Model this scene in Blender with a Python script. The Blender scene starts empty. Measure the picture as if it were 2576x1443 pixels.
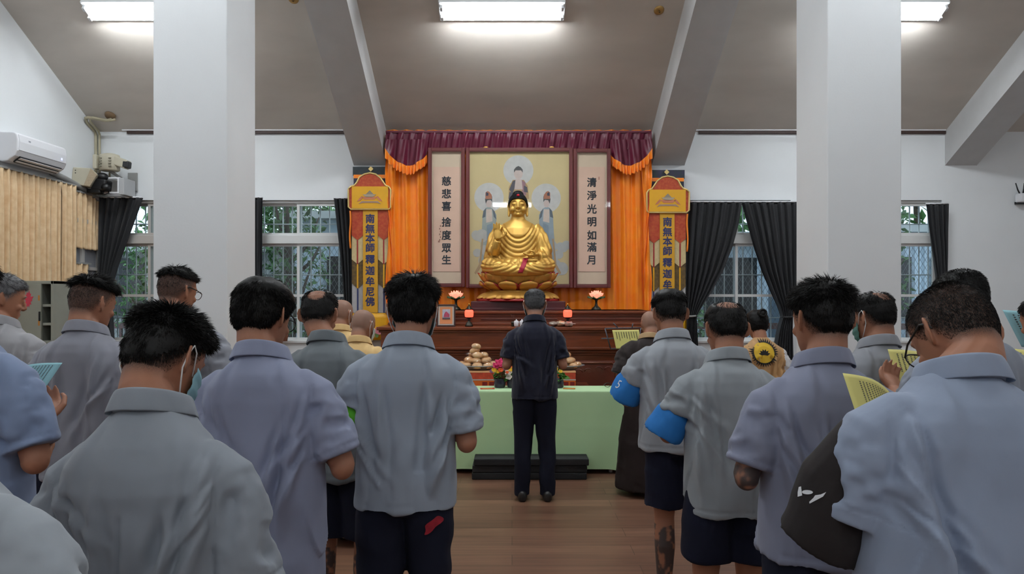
import bpy, bmesh, math, random
import numpy as np
from mathutils import Vector, Matrix, Euler
from mathutils.bvhtree import BVHTree

SC = bpy.context.scene
COL = SC.collection
PI = math.pi
# ---------------------------------------------------------------- camera
FPX, EYE, HOR = 1700.0, 1.59, 745.0          # focal length in pixels (2576 wide), eye height, horizon row
cam_data = bpy.data.cameras.new('camera')
cam_data.sensor_width = 36.0
cam_data.lens = FPX / 2576 * 36.0
cam_data.shift_y = (HOR - 721.5) / 2576
cam_data.clip_start = 0.05
cam = bpy.data.objects.new('camera', cam_data)
cam.location = (0, 0, EYE)
cam.rotation_euler = (PI / 2, 0, 0)
COL.objects.link(cam)
SC.camera = cam
# ---------------------------------------------------------------- world, exposure
SC.view_settings.view_transform = 'Standard'
SC.view_settings.look = 'None'
SC.view_settings.gamma = 1.0
SC.view_settings.use_curve_mapping = False
SC.view_settings.exposure = 0.0
world = bpy.data.worlds.new('overcast_sky')
SC.world = world
world.use_nodes = True
_bg = world.node_tree.nodes['Background']
_bg.inputs[0].default_value = (0.74, 0.86, 1.0, 1)
_bg.inputs[1].default_value = 2.2
TUBE_POWER = 119.0                              # emission of the fluorescent tubes
SC.cycles.max_bounces = 7
SC.cycles.diffuse_bounces = 4
SC.cycles.adaptive_threshold = 0.02
SC.cycles.glossy_bounces = 3
SC.cycles.transparent_max_bounces = 24
SC.cycles.sample_clamp_indirect = 6.0
SC.cycles.use_light_tree = True
SC.cycles.caustics_reflective = False
SC.cycles.caustics_refractive = False


def P(px, py, d):
    """the point of the hall seen at this pixel of the 2576 x 1443 photo, d metres in front of the camera"""
    return Vector(((px - 1288) / FPX * d, d, EYE - (py - HOR) / FPX * d))


def lin(r, g, b):
    f = lambda c: (c / 255 / 12.92) if c / 255 <= 0.04045 else ((c / 255 + 0.055) / 1.055) ** 2.4
    return (f(r), f(g), f(b))


# ---------------------------------------------------------------- materials
MATS = {}


def mat(name, col, rough=0.6, metal=0.0, vary=0.0, vscale=6.0, bump=0.0, bscale=80.0, sheen=0.0, emit=None, estr=0.0, coat=0.0, spec=0.5, vcol2=None, stretch=(1, 1, 1)):
    if name in MATS:
        return MATS[name]
    m = bpy.data.materials.new(name)
    m.use_nodes = True
    nt = m.node_tree
    b = nt.nodes['Principled BSDF']
    b.inputs['Base Color'].default_value = (*col, 1)
    b.inputs['Roughness'].default_value = rough
    b.inputs['Metallic'].default_value = metal
    b.inputs['Specular IOR Level'].default_value = spec
    b.inputs['Coat Weight'].default_value = coat
    b.inputs['Sheen Weight'].default_value = sheen
    if emit:
        b.inputs['Emission Color'].default_value = (*emit, 1)
        b.inputs['Emission Strength'].default_value = estr
    if vary or bump:
        tc = nt.nodes.new('ShaderNodeTexCoord')
        mp = nt.nodes.new('ShaderNodeMapping')
        mp.inputs['Scale'].default_value = stretch
        nt.links.new(tc.outputs['Object'], mp.inputs[0])
    if vary:
        n = nt.nodes.new('ShaderNodeTexNoise')
        n.inputs['Scale'].default_value = vscale
        n.inputs['Detail'].default_value = 4
        nt.links.new(mp.outputs[0], n.inputs['Vector'])
        mx = nt.nodes.new('ShaderNodeMix')
        mx.data_type = 'RGBA'
        c2 = vcol2 or tuple(c * (1 - vary) for c in col)
        c1 = col if vcol2 else tuple(min(1, c * (1 + vary)) for c in col)
        mx.inputs[6].default_value = (*c1, 1)
        mx.inputs[7].default_value = (*c2, 1)
        rp = nt.nodes.new('ShaderNodeMapRange')
        rp.inputs[1].default_value = 0.3
        rp.inputs[2].default_value = 0.7
        nt.links.new(n.outputs[0], rp.inputs[0])
        nt.links.new(rp.outputs[0], mx.inputs[0])
        nt.links.new(mx.outputs[2], b.inputs['Base Color'])
    if bump:
        n2 = nt.nodes.new('ShaderNodeTexNoise')
        n2.inputs['Scale'].default_value = bscale
        n2.inputs['Detail'].default_value = 3
        nt.links.new(mp.outputs[0], n2.inputs['Vector'])
        bp = nt.nodes.new('ShaderNodeBump')
        bp.inputs['Strength'].default_value = bump
        bp.inputs['Distance'].default_value = 0.004
        nt.links.new(n2.outputs[0], bp.inputs['Height'])
        nt.links.new(bp.outputs[0], b.inputs['Normal'])
    MATS[name] = m
    return m


def attr_mix(m, attr, col2, noise=0.0, nscale=300.0, rough2=None):
    """blend a second colour of the thing itself over its base colour where the mesh attribute says so (stubble, tattoo ink)"""
    nt = m.node_tree
    b = nt.nodes['Principled BSDF']
    a = nt.nodes.new('ShaderNodeAttribute')
    a.attribute_name = attr
    mx = nt.nodes.new('ShaderNodeMix')
    mx.data_type = 'RGBA'
    mx.inputs[7].default_value = (*col2, 1)
    src = b.inputs['Base Color'].links[0].from_socket if b.inputs['Base Color'].links else None
    if src:
        nt.links.new(src, mx.inputs[6])
    else:
        mx.inputs[6].default_value = b.inputs['Base Color'].default_value
    fac = a.outputs['Fac']
    if noise:
        tc = nt.nodes.new('ShaderNodeTexCoord')
        n = nt.nodes.new('ShaderNodeTexNoise')
        n.inputs['Scale'].default_value = nscale
        n.inputs['Detail'].default_value = 2
        nt.links.new(tc.outputs['Object'], n.inputs['Vector'])
        r = nt.nodes.new('ShaderNodeMapRange')
        r.inputs[1].default_value = 0.5 - 0.18
        r.inputs[2].default_value = 0.5 + 0.18
        r.inputs[3].default_value = 1 - noise
        r.inputs[4].default_value = 1 + noise * 0.4
        nt.links.new(n.outputs[0], r.inputs[0])
        mu = nt.nodes.new('ShaderNodeMath')
        mu.operation = 'MULTIPLY'
        mu.use_clamp = True
        nt.links.new(fac, mu.inputs[0])
        nt.links.new(r.outputs[0], mu.inputs[1])
        fac = mu.outputs[0]
    nt.links.new(fac, mx.inputs[0])
    nt.links.new(mx.outputs[2], b.inputs['Base Color'])
    return m


# ---------------------------------------------------------------- mesh helpers
def frames(pts):
    """parallel transported frames along a path"""
    pts = [Vector(p) for p in pts]
    n = len(pts)
    tan = []
    for i in range(n):
        t = pts[min(i + 1, n - 1)] - pts[max(i - 1, 0)]
        tan.append(t.normalized() if t.length > 1e-9 else Vector((0, 0, 1)))
    up = Vector((0, 1, 0)) if abs(tan[0].y) < 0.9 else Vector((1, 0, 0))
    a = (up - tan[0] * up.dot(tan[0])).normalized()
    out = []
    for i in range(n):
        a = (a - tan[i] * a.dot(tan[i]))
        a = a.normalized() if a.length > 1e-6 else tan[i].orthogonal().normalized()
        out.append((pts[i], a, tan[i].cross(a).normalized(), tan[i]))
    return out


class MB:
    def __init__(self):
        self.v, self.f, self.mi, self.cur = [], [], [], 0

    def add(self, vs, fs):
        o = len(self.v)
        self.v += [tuple(x) for x in vs]
        self.f += [tuple(i + o for i in f) for f in fs]
        self.mi += [self.cur] * len(fs)
        return self

    def box(self, c, s, rot=None):
        c = Vector(c)
        vs = []
        for z in (-.5, .5):
            for y in (-.5, .5):
                for x in (-.5, .5):
                    p = Vector((x * s[0], y * s[1], z * s[2]))
                    if rot is not None:
                        p = rot @ p
                    vs.append(c + p)
        return self.add(vs, [(0, 2, 3, 1), (4, 5, 7, 6), (0, 1, 5, 4), (2, 6, 7, 3), (0, 4, 6, 2), (1, 3, 7, 5)])

    def box2(self, a, b):
        a, b = Vector(a), Vector(b)
        return self.box((a + b) / 2, [abs(b[i] - a[i]) for i in range(3)])

    def rings(self, rs, closed=True, cap=True):
        n = len(rs[0])
        vs = [p for r in rs for p in r]
        fs = []
        for i in range(len(rs) - 1):
            for j in range(n if closed else n - 1):
                k = (j + 1) % n
                fs.append((i * n + j, i * n + k, (i + 1) * n + k, (i + 1) * n + j))
        if cap and closed:
            fs.append(tuple(reversed(range(n))))
            fs.append(tuple((len(rs) - 1) * n + j for j in range(n)))
        return self.add(vs, fs)

    def tube(self, pts, rad, n=10, cap=True, flat=1.0):
        fr = frames(pts)
        if not hasattr(rad, '__len__'):
            rad = [rad] * len(fr)
        rs = []
        for (p, a, b, t), r in zip(fr, rad):
            rs.append([p + a * (r * math.cos(2 * PI * j / n)) + b * (r * flat * math.sin(2 * PI * j / n)) for j in range(n)])
        return self.rings(rs, True, cap)

    def lathe(self, prof, c=(0, 0, 0), n=24, cap=True, sx=1.0, sy=1.0):
        c = Vector(c)
        rs = [[c + Vector((r * sx * math.cos(2 * PI * j / n), r * sy * math.sin(2 * PI * j / n), z)) for j in range(n)] for r, z in prof]
        return self.rings(rs, True, cap)

    def ell(self, c, r, rot=None, n=14, m=8):
        c = Vector(c)
        rs = []
        for i in range(m + 1):
            t = PI * (0.02 + 0.96 * i / m)
            ring = []
            for j in range(n):
                p = Vector((r[0] * math.sin(t) * math.cos(2 * PI * j / n), r[1] * math.sin(t) * math.sin(2 * PI * j / n), -r[2] * math.cos(t)))
                if rot is not None:
                    p = rot @ p
                ring.append(c + p)
            rs.append(ring)
        return self.rings(rs, True, True)

    def grid(self, fn, nu, nv):
        vs = [fn(i / nu, j / nv) for j in range(nv + 1) for i in range(nu + 1)]
        fs = [(j * (nu + 1) + i, j * (nu + 1) + i + 1, (j + 1) * (nu + 1) + i + 1, (j + 1) * (nu + 1) + i) for j in range(nv) for i in range(nu)]
        return self.add(vs, fs)

    def poly(self, pts):
        return self.add(pts, [tuple(range(len(pts)))])

    def prism(self, pts, vec):
        """flat outline pulled along vec"""
        vec = Vector(vec)
        pts = [Vector(p) for p in pts]
        n = len(pts)
        return self.add(pts + [p + vec for p in pts], [tuple(reversed(range(n))), tuple(range(n, 2 * n))] + [(j, (j + 1) % n, n + (j + 1) % n, n + j) for j in range(n)])

    def xform(self, M, start=0):
        self.v[start:] = [tuple(M @ Vector(p)) for p in self.v[start:]]
        return self

    def mesh(self, name):
        me = bpy.data.meshes.new(name)
        me.from_pydata(self.v, [], self.f)
        if any(self.mi):
            me.polygons.foreach_set('material_index', self.mi)
        me.update()
        return me

    def build(self, name, m, parent=None, smooth=True, bevel=0.0, sub=0, solid=0.0, fix=True, angle=None):
        me = self.mesh(name)
        if fix:
            bm = bmesh.new()
            bm.from_mesh(me)
            bmesh.ops.recalc_face_normals(bm, faces=bm.faces)
            bm.to_mesh(me)
            bm.free()
        return put(name, me, m, parent, smooth, bevel, sub, solid, angle)


def put(name, me, m, parent=None, smooth=True, bevel=0.0, sub=0, solid=0.0, angle=None):
    for x in (m if isinstance(m, (list, tuple)) else [m]):
        me.materials.append(x)
    if smooth:
        me.polygons.foreach_set('use_smooth', [True] * len(me.polygons))
        if angle or bevel:
            me.set_sharp_from_angle(angle=math.radians(angle or 35))
    o = bpy.data.objects.new(name, me)
    COL.objects.link(o)
    o.parent = parent
    if solid:
        s = o.modifiers.new('solid', 'SOLIDIFY')
        s.thickness = solid
        s.offset = 0
    if bevel:
        b = o.modifiers.new('bevel', 'BEVEL')
        b.width = bevel
        b.segments = 2
        b.limit_method = 'ANGLE'
        b.harden_normals = False
    if sub:
        s = o.modifiers.new('sub', 'SUBSURF')
        s.levels = s.render_levels = sub
    return o


def thing(name, label, cat, loc=(0, 0, 0), rz=0.0, group=None):
    o = bpy.data.objects.new(name, None)
    o.empty_display_size = 0.1
    COL.objects.link(o)
    o.location = loc
    o.rotation_euler = (0, 0, rz)
    return tag(o, label, cat, group)


def tag(o, label, cat, group=None, kind=None):
    o['label'] = label
    o['category'] = cat
    if group:
        o['group'] = group
    if kind:
        o['kind'] = kind
    return o


def struct(o, label=None, cat=None):
    o['kind'] = 'structure'
    if label:
        o['label'] = label
        o['category'] = cat or 'structure'
    return o


def dup(root, loc, rz=0.0, label=None, group=None):
    r = root.copy()
    COL.objects.link(r)
    r.location = loc
    r.rotation_euler = (0, 0, rz)
    if label:
        r['label'] = label
    if group:
        r['group'] = group
    for ch in list(root.children):
        c = ch.copy()
        COL.objects.link(c)
        c.parent = r
        for g in list(ch.children):
            e = g.copy()
            COL.objects.link(e)
            e.parent = c
    return r


def text_mesh(name, s, size, m, parent=None, at=(0, 0, 0), M=None, depth=0.0, bold=0.0):
    """writing standing upright and facing the camera end of the hall; centred on `at`"""
    c = bpy.data.curves.new(name, 'FONT')
    c.body = s
    c.size = size
    c.align_x = 'CENTER'
    c.align_y = 'CENTER'
    c.extrude = depth
    c.offset = bold
    c.resolution_u = 3
    o = bpy.data.objects.new(name, c)
    COL.objects.link(o)
    dg = bpy.context.evaluated_depsgraph_get()
    me = bpy.data.meshes.new_from_object(o.evaluated_get(dg))
    bpy.data.objects.remove(o)
    bpy.data.curves.remove(c)
    me.transform((M if M is not None else Matrix.Rotation(PI / 2, 4, 'X')))
    me.transform(Matrix.Translation(at))
    me.name = name
    return put(name, me, m, parent, smooth=False)


def join_meshes(name, objs, m, parent, brush=0.0):
    """several pieces of writing of one part as one mesh"""
    b = MB()
    for o in objs:
        for i, (dx, dz) in enumerate(((0, 0), (1, .5), (-1, -.5), (.4, -1), (-.4, 1)) if brush else ((0, 0),)):   # broad brush strokes
            b.add([v.co + Vector((dx * brush, -.00012 * i, dz * brush)) for v in o.data.vertices], [tuple(p.vertices) for p in o.data.polygons])
        bpy.data.objects.remove(o)
    return b.build(name, m, parent, smooth=False, fix=False)


def remesh(b, voxel, smooth=3, factor=0.5):
    me = b.mesh('tmp')
    o = bpy.data.objects.new('tmp', me)
    COL.objects.link(o)
    r = o.modifiers.new('r', 'REMESH')
    r.mode = 'VOXEL'
    r.voxel_size = voxel
    if smooth:
        s = o.modifiers.new('s', 'SMOOTH')
        s.factor = factor
        s.iterations = smooth
    dg = bpy.context.evaluated_depsgraph_get()
    out = bpy.data.meshes.new_from_object(o.evaluated_get(dg))
    out.materials.clear()
    bpy.data.objects.remove(o)
    bpy.data.meshes.remove(me)
    return out


def get_co(me):
    a = np.empty(len(me.vertices) * 3)
    me.vertices.foreach_get('co', a)
    return a.reshape(-1, 3)


def set_co(me, a):
    me.vertices.foreach_set('co', np.ascontiguousarray(a).reshape(-1))
    me.update()


def get_no(me):
    a = np.empty(len(me.vertices) * 3)
    me.vertices.foreach_get('normal', a)
    return a.reshape(-1, 3)


def set_attr(me, name, vals):
    at = me.attributes.new(name, 'FLOAT', 'POINT')
    at.data.foreach_set('value', np.ascontiguousarray(vals, dtype=np.float32))


def vnoise(p, seed=0):
    p = np.asarray(p, float)
    i = np.floor(p).astype(np.int64)
    f = p - i
    u = f * f * f * (f * (f * 6 - 15) + 10)
    def h(a, b, c):
        x = (a * 374761393 + b * 668265263 + c * 1274126177 + seed * 974634777) & 0x7fffffff
        x = ((x ^ (x >> 13)) * 1274126177) & 0x7fffffff
        x = ((x ^ (x >> 15)) * 668265263) & 0x7fffffff
        return (x ^ (x >> 14)) / 0x7fffffff * 2 - 1
    r = 0
    for dx in (0, 1):
        wx = u[:, 0] if dx else 1 - u[:, 0]
        for dy in (0, 1):
            wy = u[:, 1] if dy else 1 - u[:, 1]
            for dz in (0, 1):
                wz = u[:, 2] if dz else 1 - u[:, 2]
                r = r + wx * wy * wz * h(i[:, 0] + dx, i[:, 1] + dy, i[:, 2] + dz)
    return r


def sstep(a, b, x):
    t = np.clip((x - a) / (b - a), 0, 1)
    return t * t * (3 - 2 * t)
# ================================================================ THE HALL
YW, SW = 8.3, 1700 / 8.3                       # altar wall
XL, XR = -5.09, 7.4
SLOPE, ZE = 0.58, 3.61                         # pitched ceiling
YR, YB = 1.0, -6.6                             # ridge, wall behind
zc = lambda y: ZE + SLOPE * (YW - y) if y >= YR else ZE + SLOPE * (YW - YR) - SLOPE * (YR - y)
wx = lambda px: (px - 1288) / SW
wz = lambda py: EYE - (py - HOR) / SW

M_wall = mat('white_wall_paint', lin(232, 235, 237), 0.75, vary=0.03, vscale=1.2, bump=0.12, bscale=60)
M_ceil = mat('grey_ceiling_plaster', lin(202, 194, 185), 0.85, vary=0.10, vscale=1.3, bump=0.15, bscale=40, stretch=(0.6, 1.6, 1.6))
M_beam = mat('beam_paint', lin(196, 196, 196), 0.8, vary=0.03, bump=0.1, bscale=60)
M_alu = mat('window_aluminium', lin(196, 192, 188), 0.45, 0.2)
M_whiteframe = mat('white_window_frame', lin(216, 217, 216), 0.5)
M_white = mat('white_plastic', lin(228, 229, 233), 0.4)
M_black = mat('black_plastic', lin(18, 19, 22), 0.45)


def glass_mat():
    m = bpy.data.materials.new('window_glass')
    m.use_nodes = True
    nt = m.node_tree
    nt.nodes.clear()
    o = nt.nodes.new('ShaderNodeOutputMaterial')
    mx = nt.nodes.new('ShaderNodeMixShader')
    t = nt.nodes.new('ShaderNodeBsdfTransparent')
    t.inputs[0].default_value = (0.86, 0.91, 0.92, 1)
    g = nt.nodes.new('ShaderNodeBsdfGlossy')
    g.inputs['Roughness'].default_value = 0.03
    lw = nt.nodes.new('ShaderNodeLayerWeight')
    pw = nt.nodes.new('ShaderNodeMath')
    pw.operation = 'POWER'
    pw.inputs[1].default_value = 5.0
    nt.links.new(lw.outputs['Facing'], pw.inputs[0])
    ma = nt.nodes.new('ShaderNodeMath')
    ma.operation = 'MULTIPLY_ADD'
    ma.inputs[1].default_value = 0.9
    ma.inputs[2].default_value = 0.05
    nt.links.new(pw.outputs[0], ma.inputs[0])
    nt.links.new(ma.outputs[0], mx.inputs[0])
    nt.links.new(t.outputs[0], mx.inputs[1])
    nt.links.new(g.outputs[0], mx.inputs[2])
    nt.links.new(mx.outputs[0], o.inputs[0])
    return m


M_glass = glass_mat()


def floor_mat():
    m = mat('wood_plank_floor', lin(120, 88, 70), 0.38)
    nt = m.node_tree
    b = nt.nodes['Principled BSDF']
    tc = nt.nodes.new('ShaderNodeTexCoord')
    br = nt.nodes.new('ShaderNodeTexBrick')
    br.inputs['Scale'].default_value = 1.0
    br.inputs['Brick Width'].default_value = 1.2
    br.inputs['Row Height'].default_value = 0.16
    br.inputs['Mortar Size'].default_value = 0.0016
    br.inputs['Color1'].default_value = (*lin(131, 96, 76), 1)
    br.inputs['Color2'].default_value = (*lin(108, 76, 60), 1)
    br.inputs['Mortar'].default_value = (*lin(60, 42, 34), 1)
    br.offset = 0.37
    nt.links.new(tc.outputs['Object'], br.inputs[0])
    mp = nt.nodes.new('ShaderNodeMapping')
    mp.inputs['Scale'].default_value = (1.2, 22, 1)
    n = nt.nodes.new('ShaderNodeTexNoise')
    n.inputs['Scale'].default_value = 1.5
    n.inputs['Detail'].default_value = 6
    nt.links.new(tc.outputs['Object'], mp.inputs[0])
    nt.links.new(mp.outputs[0], n.inputs['Vector'])
    mx = nt.nodes.new('ShaderNodeMix')
    mx.data_type = 'RGBA'
    mx.blend_type = 'MULTIPLY'
    mx.inputs[0].default_value = 0.75
    rp = nt.nodes.new('ShaderNodeMapRange')
    rp.inputs[1].default_value, rp.inputs[2].default_value = 0.3, 0.7
    rp.inputs[3].default_value, rp.inputs[4].default_value = 0.62, 1.15
    nt.links.new(n.outputs[0], rp.inputs[0])
    nt.links.new(br.outputs[0], mx.inputs[6])
    nt.links.new(rp.outputs[0], mx.inputs[7])
    nt.links.new(mx.outputs[2], b.inputs['Base Color'])
    return m


struct(MB().box2((XL - .2, YB - .2, -.1), (XR + .2, YW + .2, 0)).build('floor', floor_mat(), smooth=False))
# pitched ceiling, two slabs
c = MB()
for (ya, yb) in ((YW + .2, YR), (YR, YB - .2)):
    c.prism([(XL - .2, ya, zc(ya)), (XL - .2, yb, zc(yb)), (XL - .2, yb, zc(yb) + .15), (XL - .2, ya, zc(ya) + .15)], (XR - XL + .4, 0, 0))
struct(c.build('ceiling', M_ceil, smooth=False))
for side, x0 in (('left', XL - .2), ('right', XR)):
    w = MB().prism([(x0, YW + .2, 0), (x0, YB, 0), (x0, YB, zc(YB) + .1), (x0, YR, zc(YR) + .1), (x0, YW + .2, zc(YW + .2) + .1)], (.2, 0, 0))
    struct(w.build('wall_' + side, M_wall, smooth=False))
struct(MB().box2((XL, YB - .2, 0), (XR, YB, zc(YB) + .1)).build('wall_back', M_wall, smooth=False))

WIN = [371, 748, 1857, 2237]                   # window centre columns on the altar wall
WHW = 0.645
ZS, ZT = wz(862), wz(503)
xs = [XL - .2]
for px in WIN:
    xs += [wx(px) - WHW, wx(px) + WHW]
xs += [XR + .2]
w = MB()
w.box2((xs[0], YW, 0), (xs[-1], YW + .2, ZS))
w.box2((xs[0], YW, ZT), (xs[-1], YW + .2, ZE + .1))
for i in range(0, len(xs), 2):
    w.box2((xs[i], YW, ZS), (xs[i + 1], YW + .2, ZT))
struct(w.build('wall_front', M_wall, smooth=False))

# square pillars
for name, (xa, xb) in (('pillar_1', (-903 / 310, -717 / 310)), ('pillar_2', (794 / 310, 980 / 310))):
    struct(MB().box2((xa, 5.484, 0), (xb, 6.09, 5.12)).build(name, M_wall, smooth=False, bevel=.008))
# sloping roof beams
def beam(name, pa, pb):
    xa, xb = wx(pa), wx(pb)
    z0 = wz(416)
    y1 = YR
    b = MB().prism([(xa, YW, z0), (xa, y1, z0 + SLOPE * (YW - y1)), (xa, y1, zc(y1) + .05), (xa, YW, ZE + .05)], (xb - xa, 0, 0))
    struct(b.build(name, M_beam, smooth=False))
    b = MB().prism([(xa, YB, z0 - .2), (xa, y1, z0 + SLOPE * (YW - y1)), (xa, y1, zc(y1) + .05), (xa, YB, zc(YB) + .05)], (xb - xa, 0, 0))
    struct(b.build(name + '_rear', M_beam, smooth=False))
beam('beam_1', 890, 972)
beam('beam_2', 1640, 1722)
beam('beam_3', 2377, 2457)
# cable duct and dark batten along the top of the altar wall
M_batten = mat('dark_brown_batten', lin(62, 44, 40), 0.6, vary=.3, vscale=30, stretch=(6, 1, 1))
for i, (pa, pb) in enumerate(((310, 868), (1745, 2376))):
    struct(MB().box2((wx(pa), YW - .035, wz(330)), (wx(pb), YW, wz(324.5))).build('trim_%d' % (2 * i + 1), M_white, smooth=False, bevel=.004))
    struct(MB().box2((wx(pa + 12), YW - .028, wz(337)), (wx(pb), YW, wz(330))).build('trim_%d' % (2 * i + 2), M_batten, smooth=False))

# ---------------------------------------------------------------- windows
M_mesh = mat('steel_mesh_wire', lin(120, 124, 126), 0.5, 0.4)
M_bar = mat('white_grille_bar', lin(205, 206, 206), 0.5)
for i, px in enumerate(WIN):
    X = wx(px)
    fm = M_alu if i == 0 else M_whiteframe
    o = bpy.data.objects.new('window_%d' % (i + 1), None)
    COL.objects.link(o)
    o.location = (X, YW, 0)
    struct(o)
    zt, zs = ZT, ZS
    zm0, zm1 = wz(612), wz(591)
    zb = wz(743)
    f = MB()
    t = .05
    for s in (-1, 1):
        f.box2((s * WHW, .03, zs), (s * (WHW - t), .13, zt))
    f.box2((-WHW + t, .03, zt - .035), (WHW - t, .13, zt))
    f.box2((-WHW, -.03, zs), (WHW, .15, zs + .03))
    f.box2((-WHW, .02, zm0), (WHW, .14, zm1))
    f.build('window_frame', fm, o, smooth=False, bevel=.004)
    def sash(x0, x1, z0, z1, y, mid=None):
        s_ = MB()
        q = .032
        s_.box2((x0, y, z0), (x0 + q, y + .03, z1)).box2((x1 - q, y, z0), (x1, y + .03, z1))
        s_.box2((x0 + q, y, z0), (x1 - q, y + .03, z0 + q)).box2((x0 + q, y, z1 - q), (x1 - q, y + .03, z1))
        if mid:
            s_.box2((x0 + q, y + .002, mid - .016), (x1 - q, y + .028, mid + .016))
        so = s_.build('sash', fm, o, smooth=False)
        MB().box2((x0 + q, y + .012, z0 + q), (x1 - q, y + .018, z1 - q)).build('glass_pane', M_glass, so, smooth=False)
    sash(-WHW + t, .02, zm1, zt - .035, .075)
    sash(-.02, WHW - t, zm1, zt - .035, .045)
    sash(-WHW + t, .02, zs + .03, zm0, .075, zb)
    sash(-.02, WHW - t, zs + .03, zm0, .045, zb)
    g = MB()
    for k in range(11):
        x = -WHW + .06 + k * (2 * WHW - .12) / 10
        g.tube([(x, .175, zs), (x, .175, zt)], .008, 6)
    for z in (wz(690), wz(700) - .2, wz(800), wz(560)):
        g.tube([(-WHW, .175, z), (WHW, .175, z)], .008, 6)
    g.build('grille', M_bar, o)
    g = MB()
    zlo, zhi = zs + .03, zm0
    hh = zhi - zlo
    n = 40
    for k in range(-22, 24):
        for s in (-1, 1):
            x0 = k * .062
            pts = []
            for q in (0, hh):
                pts.append(Vector((x0 + s * q * .62, .19, zlo + q)))
            a, b_ = pts
            # clip to the opening
            d = b_ - a
            t0, t1 = 0.0, 1.0
            for lim, sg in ((-WHW, 1), (WHW, -1)):
                if abs(d.x) > 1e-6:
                    tt = (lim - a.x) / d.x
                    if (d.x * sg) > 0:
                        t0 = max(t0, tt)
                    else:
                        t1 = min(t1, tt)
            if t1 - t0 > .02:
                g.tube([a + d * t0, a + d * t1], .0022, 4)
    g.build('security_mesh', M_mesh, o, smooth=False)

# ---------------------------------------------------------------- outside
M_out = mat('outside_ground', lin(96, 100, 90), 0.9, vary=.2)
struct(MB().box2((-9, YW + .25, -.3), (12, 22, -.05)).build('ground_outside', M_out, smooth=False))
M_shed = mat('pale_blue_sheet_cladding', lin(186, 200, 212), 0.6, vary=.08, vscale=3)
M_shed2 = mat('grey_block_wall', lin(170, 172, 170), 0.8, vary=.1)
M_shedr = mat('red_brown_railing', lin(96, 70, 66), 0.7)


def outbuilding(label, xa, xb, y, h, m):
    t = thing('outbuilding', label, 'building', ((xa + xb) / 2, y, -.05))
    hw = (xb - xa) / 2
    b = MB()
    n = int(hw * 2 / .16)
    prof = []
    for k in range(n * 4 + 1):
        x = -hw + k * 2 * hw / (n * 4)
        prof.append((x, (0, .0, .03, .03)[k % 4]))
    b.grid(lambda u, v: (prof[int(round(u * n * 4))][0], -prof[int(round(u * n * 4))][1], v * h), n * 4, 1)
    b.box2((-hw, .02, 0), (hw, 3, h))
    b.build('cladding', m, t, smooth=False)
    MB().box2((-hw - .1, -.3, h), (hw + .1, 3.1, h + .12)).build('roof', M_shed2, t, smooth=False)
    r = MB()
    for k in range(int(hw * 2 / .3)):
        r.box2((-hw + k * .3, -.45, 0), (-hw + k * .3 + .04, -.41, 1.15))
    r.box2((-hw, -.46, 1.1), (hw, -.40, 1.2)).box2((-hw, -.46, .55), (hw, -.40, .62))
    r.build('railing', M_shedr, t, smooth=False)
    for k in (-.5, .2):
        f = MB().box2((hw * k, -.07, 1.3), (hw * k + .9, -.035, 2.3)).build('window', M_black, t, smooth=False)
    return t


outbuilding('pale blue sheet-clad building behind the window beside the banner with nine characters', -3.6, -1.4, 11.2, 2.9, M_shed)
outbuilding('pale blue building outside the window with the two parted black curtains', 1.6, 4.4, 11.6, 2.6, M_shed)
outbuilding('grey building beyond the window of the corner with the speaker box', -8.4, -4.0, 11.8, 2.4, M_shed2)
outbuilding('blue-grey building outside the window beside the wireless router', 4.9, 8.5, 11.4, 2.7, M_shed)

M_leaf = mat('dark_green_leaf', lin(84, 122, 70), 0.6, vary=.5, vscale=2.0)
M_bark = mat('brown_bark', lin(82, 70, 58), 0.9, vary=.3, bump=.4, bscale=20)


def tree(label, x, y, h, r, n, seed, leaf=1.0):
    rnd = random.Random(seed)
    t = thing('tree', label, 'tree', (x, y, -.05))
    b = MB()
    b.tube([(0, 0, 0), (.05, .02, h * .4), (-.03, .05, h * .75), (0, 0, h * .95)], [.11, .09, .06, .02], 8)
    for k in range(6):
        a = rnd.random() * 6.28
        z0 = h * rnd.uniform(.35, .7)
        b.tube([(0, 0, z0), (math.cos(a) * r * .5, math.sin(a) * r * .4, z0 + .3), (math.cos(a) * r * .8, math.sin(a) * r * .7, z0 + .7)], [.04, .025, .008], 6)
    b.build('trunk', M_bark, t)
    L = MB()
    for k in range(n):
        while True:
            p = Vector((rnd.uniform(-1, 1), rnd.uniform(-1, 1), rnd.uniform(-1, 1)))
            if p.length < 1 and vnoise(np.array([[p.x * 2 + seed, p.y * 2, p.z * 2]]))[0] > -.15:
                break
        c_ = Vector((p.x * r, p.y * r * .8, h * .62 + p.z * h * .40))
        s = rnd.uniform(.04, .085) * leaf
        R = Euler((rnd.uniform(-1, 1), rnd.uniform(-1, 1), rnd.random() * 6.28)).to_matrix()
        q = [R @ Vector(v) for v in ((-s, 0, 0), (-s * .2, -s * .45, .01), (s, 0, 0), (-s * .2, s * .45, .01))]
        L.add([c_ + v for v in q], [(0, 1, 2, 3)])
    L.build('foliage', M_leaf, t, smooth=False, fix=False)


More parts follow.
